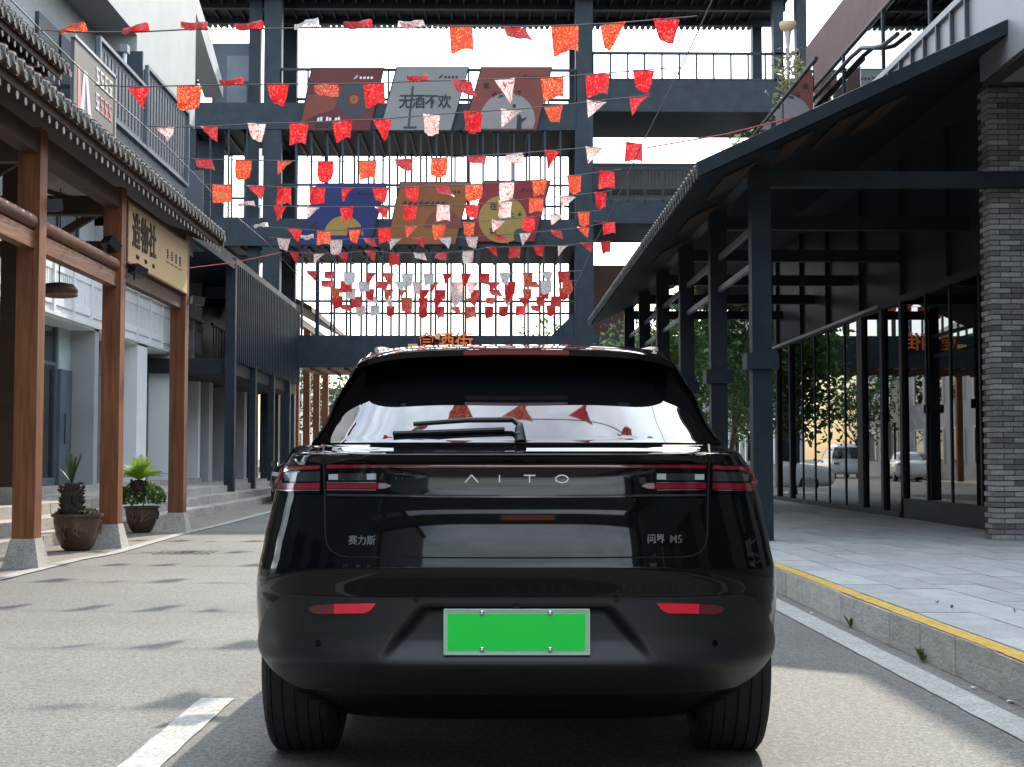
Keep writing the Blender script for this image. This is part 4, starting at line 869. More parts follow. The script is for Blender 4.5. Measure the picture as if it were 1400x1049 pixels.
# body shell by horizontal slices
NZ, NT = 120, 40; zs_ = sorted(set(list(np.linspace(.20, 1.64, NZ)) + [1.112, 1.118, 1.124, 1.13, 1.136, 1.139, 1.142, 1.146, 1.15, .635, .625, .615]))
def ringpts(z):
    w_, a, b_ = fw(z), fr_(z), ff(z); L_ = cL(z); n = cn(z); out = []
    for i in range(-NT, NT + 1):
        th = i / NT * math.pi / 2; s_ = math.sin(th); x = math.copysign(abs(s_) ** (2 / n), s_) * w_; y = a + L_ * (1 - math.cos(th) ** (2 / n) if abs(i) < NT else 1)
        out.append((x, y + recess2(x, z), z))
    Lf = min(1.25, (b_ - a) * .42); nf = 2.7
    for i in range(NT, -NT - 1, -1):
        th = i / NT * math.pi / 2; s_ = math.sin(th); x = math.copysign(abs(s_) ** (2 / nf), s_) * w_; out.append((x, b_ - Lf * (1 - math.cos(th) ** (2 / nf) if abs(i) < NT else 1), z))
    return out
sh = B(); rings = [ringpts(z) for z in zs_]; n = len(rings[0])
vs = [p for r in rings for p in r]; fs = []
for i in range(len(rings) - 1):
    for j in range(n): fs.append((i * n + j, i * n + (j + 1) % n, (i + 1) * n + (j + 1) % n, (i + 1) * n + j))
fs += [tuple(range(n))[::-1], tuple((len(rings) - 1) * n + j for j in range(n))]; sh.add(vs, fs)
body_me = sh.mesh('body', 'black_paint', True)
# wheel arches cut out
cut = B()
for s_ in (-1, 1):
    for yw in (.96, 3.84):
        prof = [(s_ * .58, yw + .405 * math.cos(a), .365 + .405 * math.sin(a)) for a in np.linspace(0, 2 * math.pi, 41)[:-1]]; cut.slab(prof, (s_ * .6, 0, 0))
tb_ = bpy.data.objects.new('tmp_body', body_me); tc_ = bpy.data.objects.new('tmp_cut', cut.mesh('cut', 'under')); COL.objects.link(tb_); COL.objects.link(tc_)
mo = tb_.modifiers.new('cut', 'BOOLEAN'); mo.object = tc_; mo.operation = 'DIFFERENCE'; mo.solver = 'EXACT'
me2 = bpy.data.meshes.new_from_object(tb_.evaluated_get(bpy.context.evaluated_depsgraph_get())); bpy.data.objects.remove(tb_); bpy.data.objects.remove(tc_)
if len(me2.polygons) < 1000: me2 = body_me
me2.materials.clear(); me2.materials.append(M['black_paint']); me2.polygons.foreach_set('material_index', [0] * len(me2.polygons)); me2.name = 'body'; link('body', me2, car)

def surf(x, z, off): nn = nrm(x, z); return Vector((x, Sy(x, z), z)) + nn * off
def resample(pl, n):
    pl = [Vector((a, b)) for a, b in pl]; d = [0]
    for a, b in zip(pl, pl[1:]): d.append(d[-1] + (b - a).length)
    out = []
    for k in range(n):
        s_ = d[-1] * k / (n - 1); i = max(0, min(len(pl) - 2, int(np.searchsorted(d, s_)) - 1)); seg = d[i + 1] - d[i]; out.append(pl[i].lerp(pl[i + 1], (s_ - d[i]) / seg if seg else 0))
    return out
def skin(name, top, bot, m, off, thick=.006, nu=40, nv=5, parent=car, mirror=False):
    """panel over the rear surface between two photo outlines"""
    T, Bo = resample(top, nu), resample(bot, nu); P, Q = [], []
    for j in range(nv):
        t = j / (nv - 1); r1, r2 = [], []
        for a, b in zip(T, Bo):
            c = a.lerp(b, t)
            if mirror: c = Vector((1412 - c.x, c.y))
            h = hit(c.x, c.y); nn = nrm(h.x, h.z); r1.append(h + nn * off); r2.append(h + nn * (off - thick))
        P.append(r1); Q.append(r2)
    return cp(name, B().grid(P, Q), m, parent)
# rear window
glim = Pch([1.165, 1.19, 1.24, 1.285, 1.31, 1.325, 1.34, 1.52], [.655, .662, .654, .630, .592, .556, .530, .515])  # glass half-width shaped to the outline of the bright sky reflection
Pw, Qw = [], []
for i in range(40):
    z = 1.172 + (1.515 - 1.172) * i / 39; r1, r2 = [], []
    for j in range(61):
        s_ = -1 + 2 * j / 60; lim = glim(z); x = s_ * lim
        r1.append(surf(x, z, .004)); r2.append(surf(x, z, -.006))
    Pw.append(r1); Qw.append(r2)
cp('rear_window', B().grid(Pw, Qw), 'car_glass')
for s_ in (-1, 1):                             # matt black mask added so the pane's sides reflect no sky
    R_, Q_ = [], []
    for i in range(30):
        z = 1.172 + (1.52 - 1.172) * i / 29; a_, b_ = glim(z) - .004, fw(z) * .9985; row = []; rq = []
        for j in range(9): x = (a_ + (b_ - a_) * j / 8); nn = nrm(x, z, .0008); p = Vector((x, Sy(x, z), z)); row.append(Vector(((p + nn * .0032).x * s_, *(p + nn * .0032)[1:]))); rq.append(Vector(((p - nn * .004).x * s_, *(p - nn * .004)[1:])))
        R_.append(row); Q_.append(rq)
    cp('reflection_mask', B().grid(R_, Q_), 'mask_black')
# roof spoiler with side fins
sp = []; NX = 41
def lipy(s_): return .700 + .02 * s_ * s_ + .07 * abs(s_) ** 9
rows_ = [[] for _ in range(7)]
for j in range(NX):
    s_ = -1 + 2 * j / (NX - 1); e = abs(s_) ** 3
    lx = .606 * s_; ly = lipy(s_); lz = 1.530 - .018 * s_ ** 2 - .030 * abs(s_) ** 7
    rows_[0].append((.54 * s_, 1.46, 1.592 - .030 * s_ ** 4)); rows_[1].append((.585 * s_, 1.10, 1.580 - .030 * s_ ** 4)); rows_[2].append((.602 * s_, ly + .10, lz + .018)); rows_[3].append((lx, ly, lz)); rows_[4].append((lx, ly + .004, lz - .022)); rows_[5].append((lx * .985, ly + .12, lz - .030)); rows_[6].append((.60 * s_, 1.04, 1.50 - .03 * s_ ** 4))
spo = cp('roof_spoiler', B().grid(rows_), 'gloss_black')
bl = [[], [], []]
for j in range(21):
    s_ = -.33 + .66 * j / 20; bl[0].append((.6 * s_, lipy(s_) - .003, 1.530 - .020 * s_ ** 2 - .003)); bl[1].append((.6 * s_, lipy(s_) - .001, 1.530 - .020 * s_ ** 2 - .020)); bl[2].append((.6 * s_, lipy(s_) + .03, 1.530 - .020 * s_ ** 2 - .026))
cp('brake_light', B().grid(bl), 'red_lens', spo)
for s_ in (-1, 1):
    R_ = []
    for k in range(16):
        t = k / 15; z = 1.508 - t * .318; x0 = fw(z) - .05; y0_ = Sy(x0, z); x1 = fw(z) - .012; y1_ = Sy(x1, z); lift = .050 * (1 - t) ** 1.1 + .010
        R_.append([(s_ * x0, y0_ + .02, z - .01), (s_ * (x0 + .004), y0_ - lift, z + lift * .5), (s_ * (x1 + .002), y1_ - lift * .75, z + lift * .45), (s_ * (x1 + .01), y1_ + .03, z)])
    cp('side_fin', B().grid(R_), 'gloss_black')
# roof rails and wiper
for s_ in (-1, 1): cp('roof_rail', B().tube([(s_ * .575, 1.20, 1.566), (s_ * .565, 1.35, 1.582), (s_ * .53, 1.9, 1.606), (s_ * .50, 2.5, 1.606), (s_ * .48, 2.6, 1.58)], .010, 6), 'chrome')
def onglass(u, v, off): h = hit(u, v); return h + nrm(h.x, h.z) * off
wp = cp('wiper', B().tube([onglass(709, 603, .02), onglass(711, 592, .03), onglass(700, 585, .032), onglass(640, 585, .030), onglass(566, 589, .026)], .013, 8, .008), 'clad')
cp('blade', B().tube([onglass(538, 597, .012), onglass(600, 595.5, .014), onglass(690, 592, .014)], .009, 6), 'clad', wp); cp('pivot', B().tube([onglass(712, 606, .0), onglass(710, 596, .03)], .022, 10, .016), 'clad', wp)
# light bar across the tail
bar_top = [(449, 634.5), (520, 633), (706, 632.5), (892, 633), (963, 634.5)]; bar_bot = [(449, 676), (520, 677), (706, 677.5), (892, 677), (963, 676)]
lb = skin('light_bar', bar_top, bar_bot, 'gloss_black', .006, .01, 60, 5)
skin('red_strip', [(449, 636.5), (520, 635), (706, 634.5), (892, 635), (963, 636.5)], [(449, 641), (520, 639.6), (706, 639), (892, 639.6), (963, 641)], 'red_lens', .010, .006, 60, 3, lb)
skin('lower_trim', [(449, 676), (706, 677.5), (963, 676)], [(449, 679), (706, 680.5), (963, 679)], 'smoke_lens', .009, .008, 50, 3, lb)
for mir in (False, True):
    lamp = skin('tail_lamp', [(379, 668), (381, 652), (387, 641), (400, 637.5), (439.5, 634.8)], [(379.4, 669), (386, 673), (400, 674.5), (420, 675), (439.5, 675.5)], 'gloss_black', .007, .012, 30, 6, car, mir)
    skin('red_strip', [(380, 664), (381, 652), (388, 642.5), (402, 639.6), (439.5, 637.4)], [(385, 664), (386, 653), (391, 647), (402, 644), (439.5, 642)], 'red_lens', .011, .006, 26, 3, lamp, mir)
    skin('red_strip', [(382, 661.5), (396, 662), (439.5, 661.2)], [(383, 669.5), (396, 670), (439.5, 669)], 'red_lens', .011, .006, 20, 3, lamp, mir)
    skin('edge_trim', [(380, 669.8), (396, 671), (439.5, 670.2)], [(381, 671.2), (396, 672.4), (439.5, 671.6)], 'chrome', .0115, .005, 20, 2, lamp, mir)
    skin('lens', [(392, 650), (404, 647), (439.5, 645.5)], [(392, 658.5), (404, 659.4), (439.5, 659)], 'smoke_lens', .010, .005, 14, 3, lamp, mir)
    skin('red_strip', [(449, 661), (500, 661.5), (522, 662)], [(449, 668.6), (500, 668.8), (524, 668.8)], 'red_lens', .011, .006, 24, 3, lb, mir)
    skin('lamp_tip', [(519, 661), (528, 661.2), (535, 664.2)], [(519, 669), (528, 668.6), (535, 665.4)], 'lamp_tip', .0125, .006, 12, 3, lb, mir)
    skin('edge_trim', [(449, 659.4), (515, 659.6)], [(449, 660.6), (515, 660.8)], 'chrome', .0115, .005, 20, 2, lb, mir)
    skin('edge_trim', [(449, 669.6), (515, 670)], [(449, 671), (515, 671.2)], 'chrome', .0115, .005, 20, 2, lb, mir)
    skin('lens', [(451, 648), (515, 647)], [(451, 657.5), (515, 657)], 'smoke_lens', .010, .005, 20, 3, lb, mir)
    skin('reverse_lens', [(452, 649), (464, 648.8)], [(452, 656.6), (464, 656.4)], 'clear_lens', .0125, .006, 6, 3, lb, mir); skin('reverse_lens', [(503, 648), (515, 647.8)], [(503, 656), (515, 655.8)], 'clear_lens', .0125, .006, 6, 3, lb, mir)
# tailgate skin, shut lines, bumper
skin('tailgate', [(448, 681.5), (706, 682.5), (964, 681.5)], [(448, 681.6), (447.5, 730), (449, 742), (455, 751), (464, 756.5), (478, 758.6), (540, 759.6), (706, 760), (872, 759.6), (934, 758.6), (948, 756.5), (957, 751), (963, 742), (964.5, 730), (964, 681.6)], 'black_paint', .005, .012, 140, 14)
def groove(path, wd, m='under', off=.0012, mirror=False):
    g = B(); P = []
    for a in resample(path, 50):
        u = 1412 - a.x if mirror else a.x; P.append((u, a.y))
    R_ = []
    for i, (u, v) in enumerate(P):
        a = Vector(P[max(0, i - 1)]); b_ = Vector(P[min(len(P) - 1, i + 1)]); d = (b_ - a).normalized(); q = Vector((-d.y, d.x)) * wd / 2
        row = []
        for s_ in (-1, 0, 1): h = hit(u + q.x * s_, v + q.y * s_); row.append(h + nrm(h.x, h.z) * off)
        R_.append(row)
    g.grid(R_); return cp('shut_line', g, m)
for mr_ in (False, True): groove([(443.5, 604), (441.5, 625), (443, 640), (444.5, 680), (445, 730), (447, 744), (454, 754), (464, 759.5), (478, 761.4)], 2.4, mirror=mr_)
groove([(478, 761.6), (600, 762.6), (706, 763), (812, 762.6), (934, 761.6)], 2.2)
groove([(447, 622), (520, 626), (706, 627.5), (892, 626), (965, 622)], 6, 'gloss_black', .002)
# matt bumper cladding wraps the corners
Pb, Qb = [], []; NTb = 90; thm = math.asin(.9995)
def cz(t):                                    # top edge of the cladding by wrap angle
    a = abs(t); return .676 if a < .72 else .676 - .225 * ((a - .72) / .28) ** 2.4
def bz(t): a = abs(t); return .335 + .105 * max(0, (a - .80) / .20) ** 1.6
QS = [q / 110 * .975 for q in range(111)]
for q in [-v for v in QS[:0:-1]] + QS:
    r1, r2 = [], []; aq = abs(q); th = math.copysign(math.asin(aq * aq), q)
    top_ = .668 - .20 * (max(0, aq - .78) / .195) ** 2.1; bot_ = .335 + .105 * (max(0, aq - .86) / .115) ** 1.6
    for k in range(46):
        z = top_ + (bot_ - top_) * k / 45; s_ = math.sin(th); x = math.copysign(abs(s_) ** (2 / cn(z)), s_) * fw(z); x = max(-.9990 * fw(z), min(.9990 * fw(z), x)); nn = nrm(x, z, .0006)
        p = Vector((x, Sy(x, z), z)); nn = nn if recess(x, z) == 0 else Vector((0, -1, 0)); r1.append(p + nn * .006); r2.append(p - nn * .006)
    Pb.append(r1); Qb.append(r2)
bum = cp('bumper', B().grid(Pb, Qb), 'clad')
for mr_ in (False, True):
    rf_ = skin('reflector', [(424, 832), (432, 827.5), (448, 825.5), (514, 824.6)], [(425, 833), (430, 838), (440, 839.2), (500, 838), (508, 834), (514, 826)], 'red_reflector', .011, .006, 26, 4, car, mr_)
    skin('dark_lens', [(424, 832), (432, 827.5), (448, 825.5), (458, 825.3)], [(425, 833), (430, 838), (440, 839.4), (458, 839)], 'red_reflector_dark', .0125, .006, 16, 4, rf_, mr_)
    h = hit(1412 - 436 if mr_ else 436, 880); nn = nrm(h.x, h.z); cp('parking_sensor', B().tube([h, h + nn * .009], .011, 14), 'gloss_black'); h = hit(1412 - 569 if mr_ else 569, 820); nn = nrm(h.x, h.z); cp('parking_sensor', B().tube([h, h + nn * .009], .010, 14), 'gloss_black')
h = hit(706, 828); cp('camera', B().tube([h + Vector((0, .02, 0)), h + Vector((0, -.012, -.004))], .012, 12), 'gloss_black')
# licence plate
ca_, cb_ = hit(609, 893.5), hit(804, 835.5); py = min(Sy(0, .49), Sy(0, .60)) - .016
def pl_(u, v): o = CRi @ (CAM - C0); d = CRi @ ray(u, v); return o + d * ((py - o.y) / d.y)
a, b = pl_(608.5, 893.5), pl_(804.5, 835)
pt = cp('licence_plate', B().box(a.x, b.x, py, py + .012, a.z, b.z), 'plate_pale')
cp('plate_frame', B().box(a.x - .004, b.x + .004, py - .003, py + .01, b.z, b.z + .005).box(a.x - .004, b.x + .004, py - .003, py + .01, a.z - .005, a.z).box(a.x - .005, a.x, py - .003, py + .01, a.z, b.z).box(b.x, b.x + .005, py - .003, py + .01, a.z, b.z), 'plate_pale', pt)
cp('plate_face', B().box(a.x + .008, b.x - .010, py - .0015, py, a.z + .009, b.z - .010), 'plate_green', pt)
for u in (659, 752):
    for v in (838.5, 888.5): q = pl_(u, v); cp('screw', B().lathe([(.009, 0), (.009, .003), (.004, .006)], (0, 0, 0), 12), 'chrome', pt).location = q; pt.children[-1].rotation_euler = (math.pi / 2, 0, 0)
cp('plate_mount', B().box(a.x + .02, b.x - .02, py + .012, py + .07, a.z + .01, b.z - .01), 'clad', pt)
# lettering
def stick(me, u, v, sc, off=.004, name='badge', parent=car):
    h = hit(u, v); nn = nrm(h.x, h.z); o = link(name, me, parent, h + nn * off, (math.pi / 2 - math.atan2(nn.z, -nn.y), 0, math.atan2(nn.x, -nn.y)), sc); return o
stick(TX['left'], 496, 740, (.92, 1, 1), .009); stick(TX['right'], 896, 738, (.92, 1, 1), .009); stick(TX['m5'], 923, 738, (.92, 1, 1), .009)
def glyph(u0, strokes):
    g = B()
    for a_, b_ in strokes:
        p, q = onglass(u0 + a_[0], 655 - a_[1], .0125), onglass(u0 + b_[0], 655 - b_[1], .0125); g.bar(p, q, .004, .0048, up=(0, 1, 0))
    cp('badge', g, 'white_letter', lb, False)
glyph(645, [((-9, -5), (0, 5.5)), ((0, 5.5), (9, -5))]); glyph(683, [((0, -5), (0, 5.5))]); glyph(724, [((-8, 5), (8, 5)), ((0, 5), (0, -5.5))])
ov = [(8.5 * math.cos(t), 5.2 * math.sin(t)) for t in np.linspace(0, 2 * math.pi, 25)]; glyph(768, list(zip(ov, ov[1:])))
# wheels
def wheel(s_, yw):
    wd, R0 = .262, .365; xo = s_ * .808; t = B(); prof = []
    ns = 168
    xs = [-.5, -.49, -.46, -.40, -.345, -.34, -.325, -.32, -.19, -.185, -.165, -.16, -.02, -.015, .015, .02, .16, .165, .185, .19, .32, .325, .34, .345, .40, .46, .49, .5]
    rr = []
    for q in xs:
        a_ = abs(q); r = R0 - .001 - .008 * a_ ** 2 if a_ < .39 else R0 - .002 - .055 * ((a_ - .39) / .11) ** 2.4
        if any(lo <= a_ <= hi for lo, hi in ((.322, .34), (.164, .186), (0, .016))): r -= .009
        rr.append(r)
    xs = [-.44, -.5] + xs + [.5, .44]; rr = [.25, .275] + rr + [.275, .25]
    P = []
    for i in range(ns):
        a_ = 2 * math.pi * i / ns; row = []
        for q, r in zip(xs, rr):
            if .345 < abs(q) < .47 and i % 4 == 0: r -= .007
            row.append((q * wd, r * math.cos(a_), r * math.sin(a_)))
        P.append(row)
    P.append(P[0]); w0 = link('wheel', None, car, (xo, yw, R0 - .004))
    link('tyre', B().grid(P).mesh('tyre', 'rubber', True), w0); rm = B().lathe([(.05, .02), (.10, .03), (.235, .015), (.255, .06), (.255, -.1)], n=40)
    rm.v = [(s_ * (z + .07), x, y) for x, y, z in rm.v]; link('rim', rm.mesh('rim', 'rim', True), w0)
    for k in range(10):
        a_ = k * math.pi / 5; sb = B().bar((s_ * .095, .06 * math.cos(a_), .06 * math.sin(a_)), (s_ * .10, .24 * math.cos(a_), .24 * math.sin(a_)), .035, .02, up=(1, 0, 0)); link('spoke', sb.mesh('spoke', 'rim'), w0)
for s_ in (-1, 1):
    for yw in (.96, 3.84): wheel(s_, yw)
cp('underbody', B().box(-.56, .56, .62, 4.4, .25, .36).box(-.84, .84, 1.45, 3.3, .22, .34), 'under', smooth=False)
cp('muffler', B().tube([(.16, .62, .30), (.48, .62, .30)], .075, 14), 'muffler')
for s_ in (-1, 1):
    cp('arch_liner', B().slab([(s_ * .57, .96 + .42 * math.cos(a_), .365 + .42 * math.sin(a_)) for a_ in np.linspace(.05, math.pi - .05, 18)], (s_ * -.02, 0, 0)), 'under', smooth=False)
    cp('suspension_arm', B().bar((s_ * .3, .92, .25), (s_ * .72, .96, .33), .06, .05), 'under', smooth=False)
    mi = cp('mirror', B().add([(s_ * x, y, z) for x, y, z in [(.93, 2.98, 1.02), (1.08, 2.97, 1.03), (1.09, 2.97, 1.13), (.93, 2.98, 1.13), (.93, 3.12, 1.03), (1.05, 3.10, 1.04), (1.06, 3.10, 1.12), (.93, 3.12, 1.12)]], [(0, 3, 2, 1), (4, 5, 6, 7), (0, 1, 5, 4), (1, 2, 6, 5), (2, 3, 7, 6), (3, 0, 4, 7)]).box(min(s_ * .74, s_ * .94), max(s_ * .74, s_ * .94), 3.0, 3.08, 1.02, 1.06), 'black_paint', smooth=False)
    # side glass
    P, Q = [], []
    for i in range(12):
        z = 1.185 + (1.50 - 1.185) * i / 11; y0_ = fr_(z) + cL(z) * .62 + .05; y1_ = ff(z) - .42; r1 = []
        for j in range(24):
            y = y0_ + (y1_ - y0_) * j / 23; w_ = fw(z); n_ = 4.0; L_ = cL(z); a_ = fr_(z); Lf = min(1.25, (ff(z) - a_) * .42)
            k1 = 1 - (max(0, (a_ + L_ - y)) / L_) ** n_; k2 = 1 - (max(0, y - (ff(z) - Lf)) / Lf) ** 2.7; x = w_ * min(max(k1, .01) ** .25, max(k2, .01) ** (1 / 2.7)); r1.append((s_ * (x + .004), y, z))
        P.append(r1)
    cp('side_window', B().grid(P), 'car_glass')

# ------------------------------------------------------------------ other parked cars
def small_car(loc, rz, m, label, van=False):
    t = thing('parked_car', loc, label, 'car'); t.rotation_euler = (0, 0, rz); hgt = 1.95 if van else 1.46; k = hgt / 1.46
    prof = [(.22, .78, .15, 4.45), (.35, .88, .03, 4.6), (.55, .90, 0, 4.62), (.75, .90, .02, 4.58), (.88, .88, .06, 4.3), (.95, .84, .15 if not van else .05, 3.75), (1.0 * k, .78, .5 if not van else .08, 3.35), (1.2 * k, .70, .95 if not van else .12, 2.9), (1.38 * k, .62, 1.45 if not van else .25, 2.45), (1.46 * k, .45, 1.7 if not van else .6, 2.2)]
    zz = [p[0] for p in prof]; A = [Pch(zz, [p[i] for p in prof]) for i in (1, 2, 3)]
    def ring(z, off=0):
        w_, a_, b_ = A[0](z) + off, A[1](z) - off, A[2](z) + off; o = []; L1, L2 = min(.6, (b_ - a_) * .4), min(.8, (b_ - a_) * .4)
        for i in range(-8, 9): th = i / 8 * math.pi / 2; s_ = math.sin(th); o.append((math.copysign(abs(s_) ** .5, s_) * w_, a_ + L1 * (1 - math.cos(th) ** .5 if abs(i) < 8 else 1), z))
        for i in range(8, -9, -1): th = i / 8 * math.pi / 2; s_ = math.sin(th); o.append((math.copysign(abs(s_) ** .62, s_) * w_, b_ - L2 * (1 - math.cos(th) ** .62 if abs(i) < 8 else 1), z))
        return o
    def loft(z0, z1, nn, off, cap):
        R_ = [ring(z, off) for z in np.linspace(z0, z1, nn)]; n_ = len(R_[0]); b_ = B(); f_ = [(i * n_ + j, i * n_ + (j + 1) % n_, (i + 1) * n_ + (j + 1) % n_, (i + 1) * n_ + j) for i in range(nn - 1) for j in range(n_)]
        if cap: f_ += [tuple(range(n_))[::-1], tuple((nn - 1) * n_ + j for j in range(n_))]
        return b_.add([p for r in R_ for p in r], f_)
    link('body', loft(.22, 1.46 * k, 28, 0, True).mesh('body', m, True), t); link('windows', loft(1.03 * k if not van else 1.1, 1.34 * k if not van else 1.75, 8, .006, False).mesh('windows', 'car_glass', True), t)
    for s_ in (-1, 1):
        for yw in (.85, 3.65):
            wb = B().lathe([(.12, -.09), (.30, -.10), (.32, -.07), (.32, .07), (.30, .10), (.12, .09)], n=28); wb.v = [(s_ * .80 + z, yw + x, .315 + y) for x, y, z in wb.v]; ww = link('wheel', wb.mesh('wheel', 'rubber', True), t)
            hb = B().lathe([(.05, 0), (.2, .0), (.2, .012)], n=20); hb.v = [(s_ * (.895 + z), yw + x, .315 + y) for x, y, z in hb.v]; link('rim', hb.mesh('rim', 'silver', True), ww)
        link('headlight', B().slab([(s_ * .50, 4.50, .66), (s_ * .80, 4.34, .70), (s_ * .80, 4.30, .80), (s_ * .50, 4.46, .76)], (0, .10, 0)).mesh('headlight', 'clear_lens'), t)
        link('tail_lamp', B().slab([(s_ * .52, .04, .80), (s_ * .82, .12, .80), (s_ * .80, .12, .90), (s_ * .52, .05, .90)], (0, -.06, 0)).mesh('tail_lamp', 'red_lens'), t)
        link('mirror', B().box(s_ * .86, s_ * 1.02, 3.1, 3.2, .92, 1.05).mesh('mirror', m), t)
    link('grille', B().box(-.45, .45, 4.55, 4.63, .45, .62).mesh('grille', 'fixture'), t)
    return t
small_car((-4.55, 39.2, 0), math.pi, 'dark_car', 'dark green-black car parked by the far steps facing the black crossover')
small_car((-7.6, 68, 0), .1, 'white_car', 'white car parked in front of the pale building beyond the footbridge'); small_car((-9.6, 74, 0), .1, 'silver_car', 'silver car parked near the crossing in front of the pale building')
small_car((-7.4, 80, 0), .0, 'white_car', 'white van parked further along past the silver car', True); small_car((6.2, 46.5, 0), math.pi * .5, 'white_car', 'white car parked crosswise behind the trees past the glass shop')
small_car((-3.4, -9.5, 0), 0, 'silver_car', 'silver car parked at the kerbless side behind the photographer'); small_car((3.6, -8, 0), 0, 'white_car', 'white car parked at the grey building behind the photographer')

# ------------------------------------------------------------------ bunting: strings, cables and flags
ZS = 5.5
def flag_shape(kind, seed):
    r = random.Random(seed); n = 7; P = []
    ph = r.uniform(0, 6); amp = r.uniform(.10, .20)
    for i in range(n):
        row = []
        for j in range(n):
            s = j / (n - 1) - .5; t = i / (n - 1)
            x = s; z = -t; y = amp * math.sin(3.2 * s + ph + 2.2 * t) * (.3 + t)
            if kind == 'hang': x *= 1 - .10 * t; z *= 1.02; z += .06 * math.sin(5 * s + ph) * t
            elif kind == 'taper': x *= 1 - .42 * t; z *= .9 + .25 * s * t
            elif kind == 'blow': z *= .62 + .25 * s; y += -.55 * t ** 1.2; x += .10 * t
            elif kind == 'fold': z *= (.55 - .75 * s * (1 if seed % 2 else -1)); y += -.35 * t; x *= 1 - .2 * t
            elif kind == 'up': z = .26 * math.sin(math.pi * t) * (1 + .6 * s) - .10 * t + .08 * math.sin(7 * s + ph) * t; y += -.5 * t
            elif kind == 'tri': x *= 1 - .85 * t; x += .25 * t * (1 if seed % 2 else -1); z *= 1.0
            row.append((x, y, z + .05 * r.uniform(-1, 1) * t))
        P.append(row)
    return B().grid(P)
SH = {}
def shape_mesh(kind, seed, m):
    k = (kind, seed, m)
    if k not in SH: SH[k] = flag_shape(kind, seed).mesh('flag', m, 2, False)
    return SH[k]
DESC = {'flag_red': 'bright red printed flag', 'flag_red_gold': 'red flag with gold print', 'flag_orange': 'orange printed flag', 'flag_pink': 'white and red printed flag', 'flag_white': 'white crumpled flag with dark print'}
KD = {'hang': 'hanging square on a bunting string', 'taper': 'hanging tapered on a bunting string', 'blow': 'blown back on a bunting string', 'fold': 'folded aslant on a bunting string', 'up': 'flipped up over a bunting string', 'tri': 'twisted to a point on a bunting string'}
def flag(p, size, kind, m, sx=1, sz=1):
    sd_ = random.randrange(4); me = shape_mesh(kind, sd_, m)
    o = inst('bunting_flag', me, None, p, (0, random.uniform(-.08, .08), random.uniform(-.5, .5)), (size * sx, size, size * sz))
    tag(o, DESC[m] + ' ' + KD[kind], 'flag', 'bunting flags over the street'); return o
r_, g_, o_, k_, w_ = 'flag_red', 'flag_red_gold', 'flag_orange', 'flag_pink', 'flag_white'
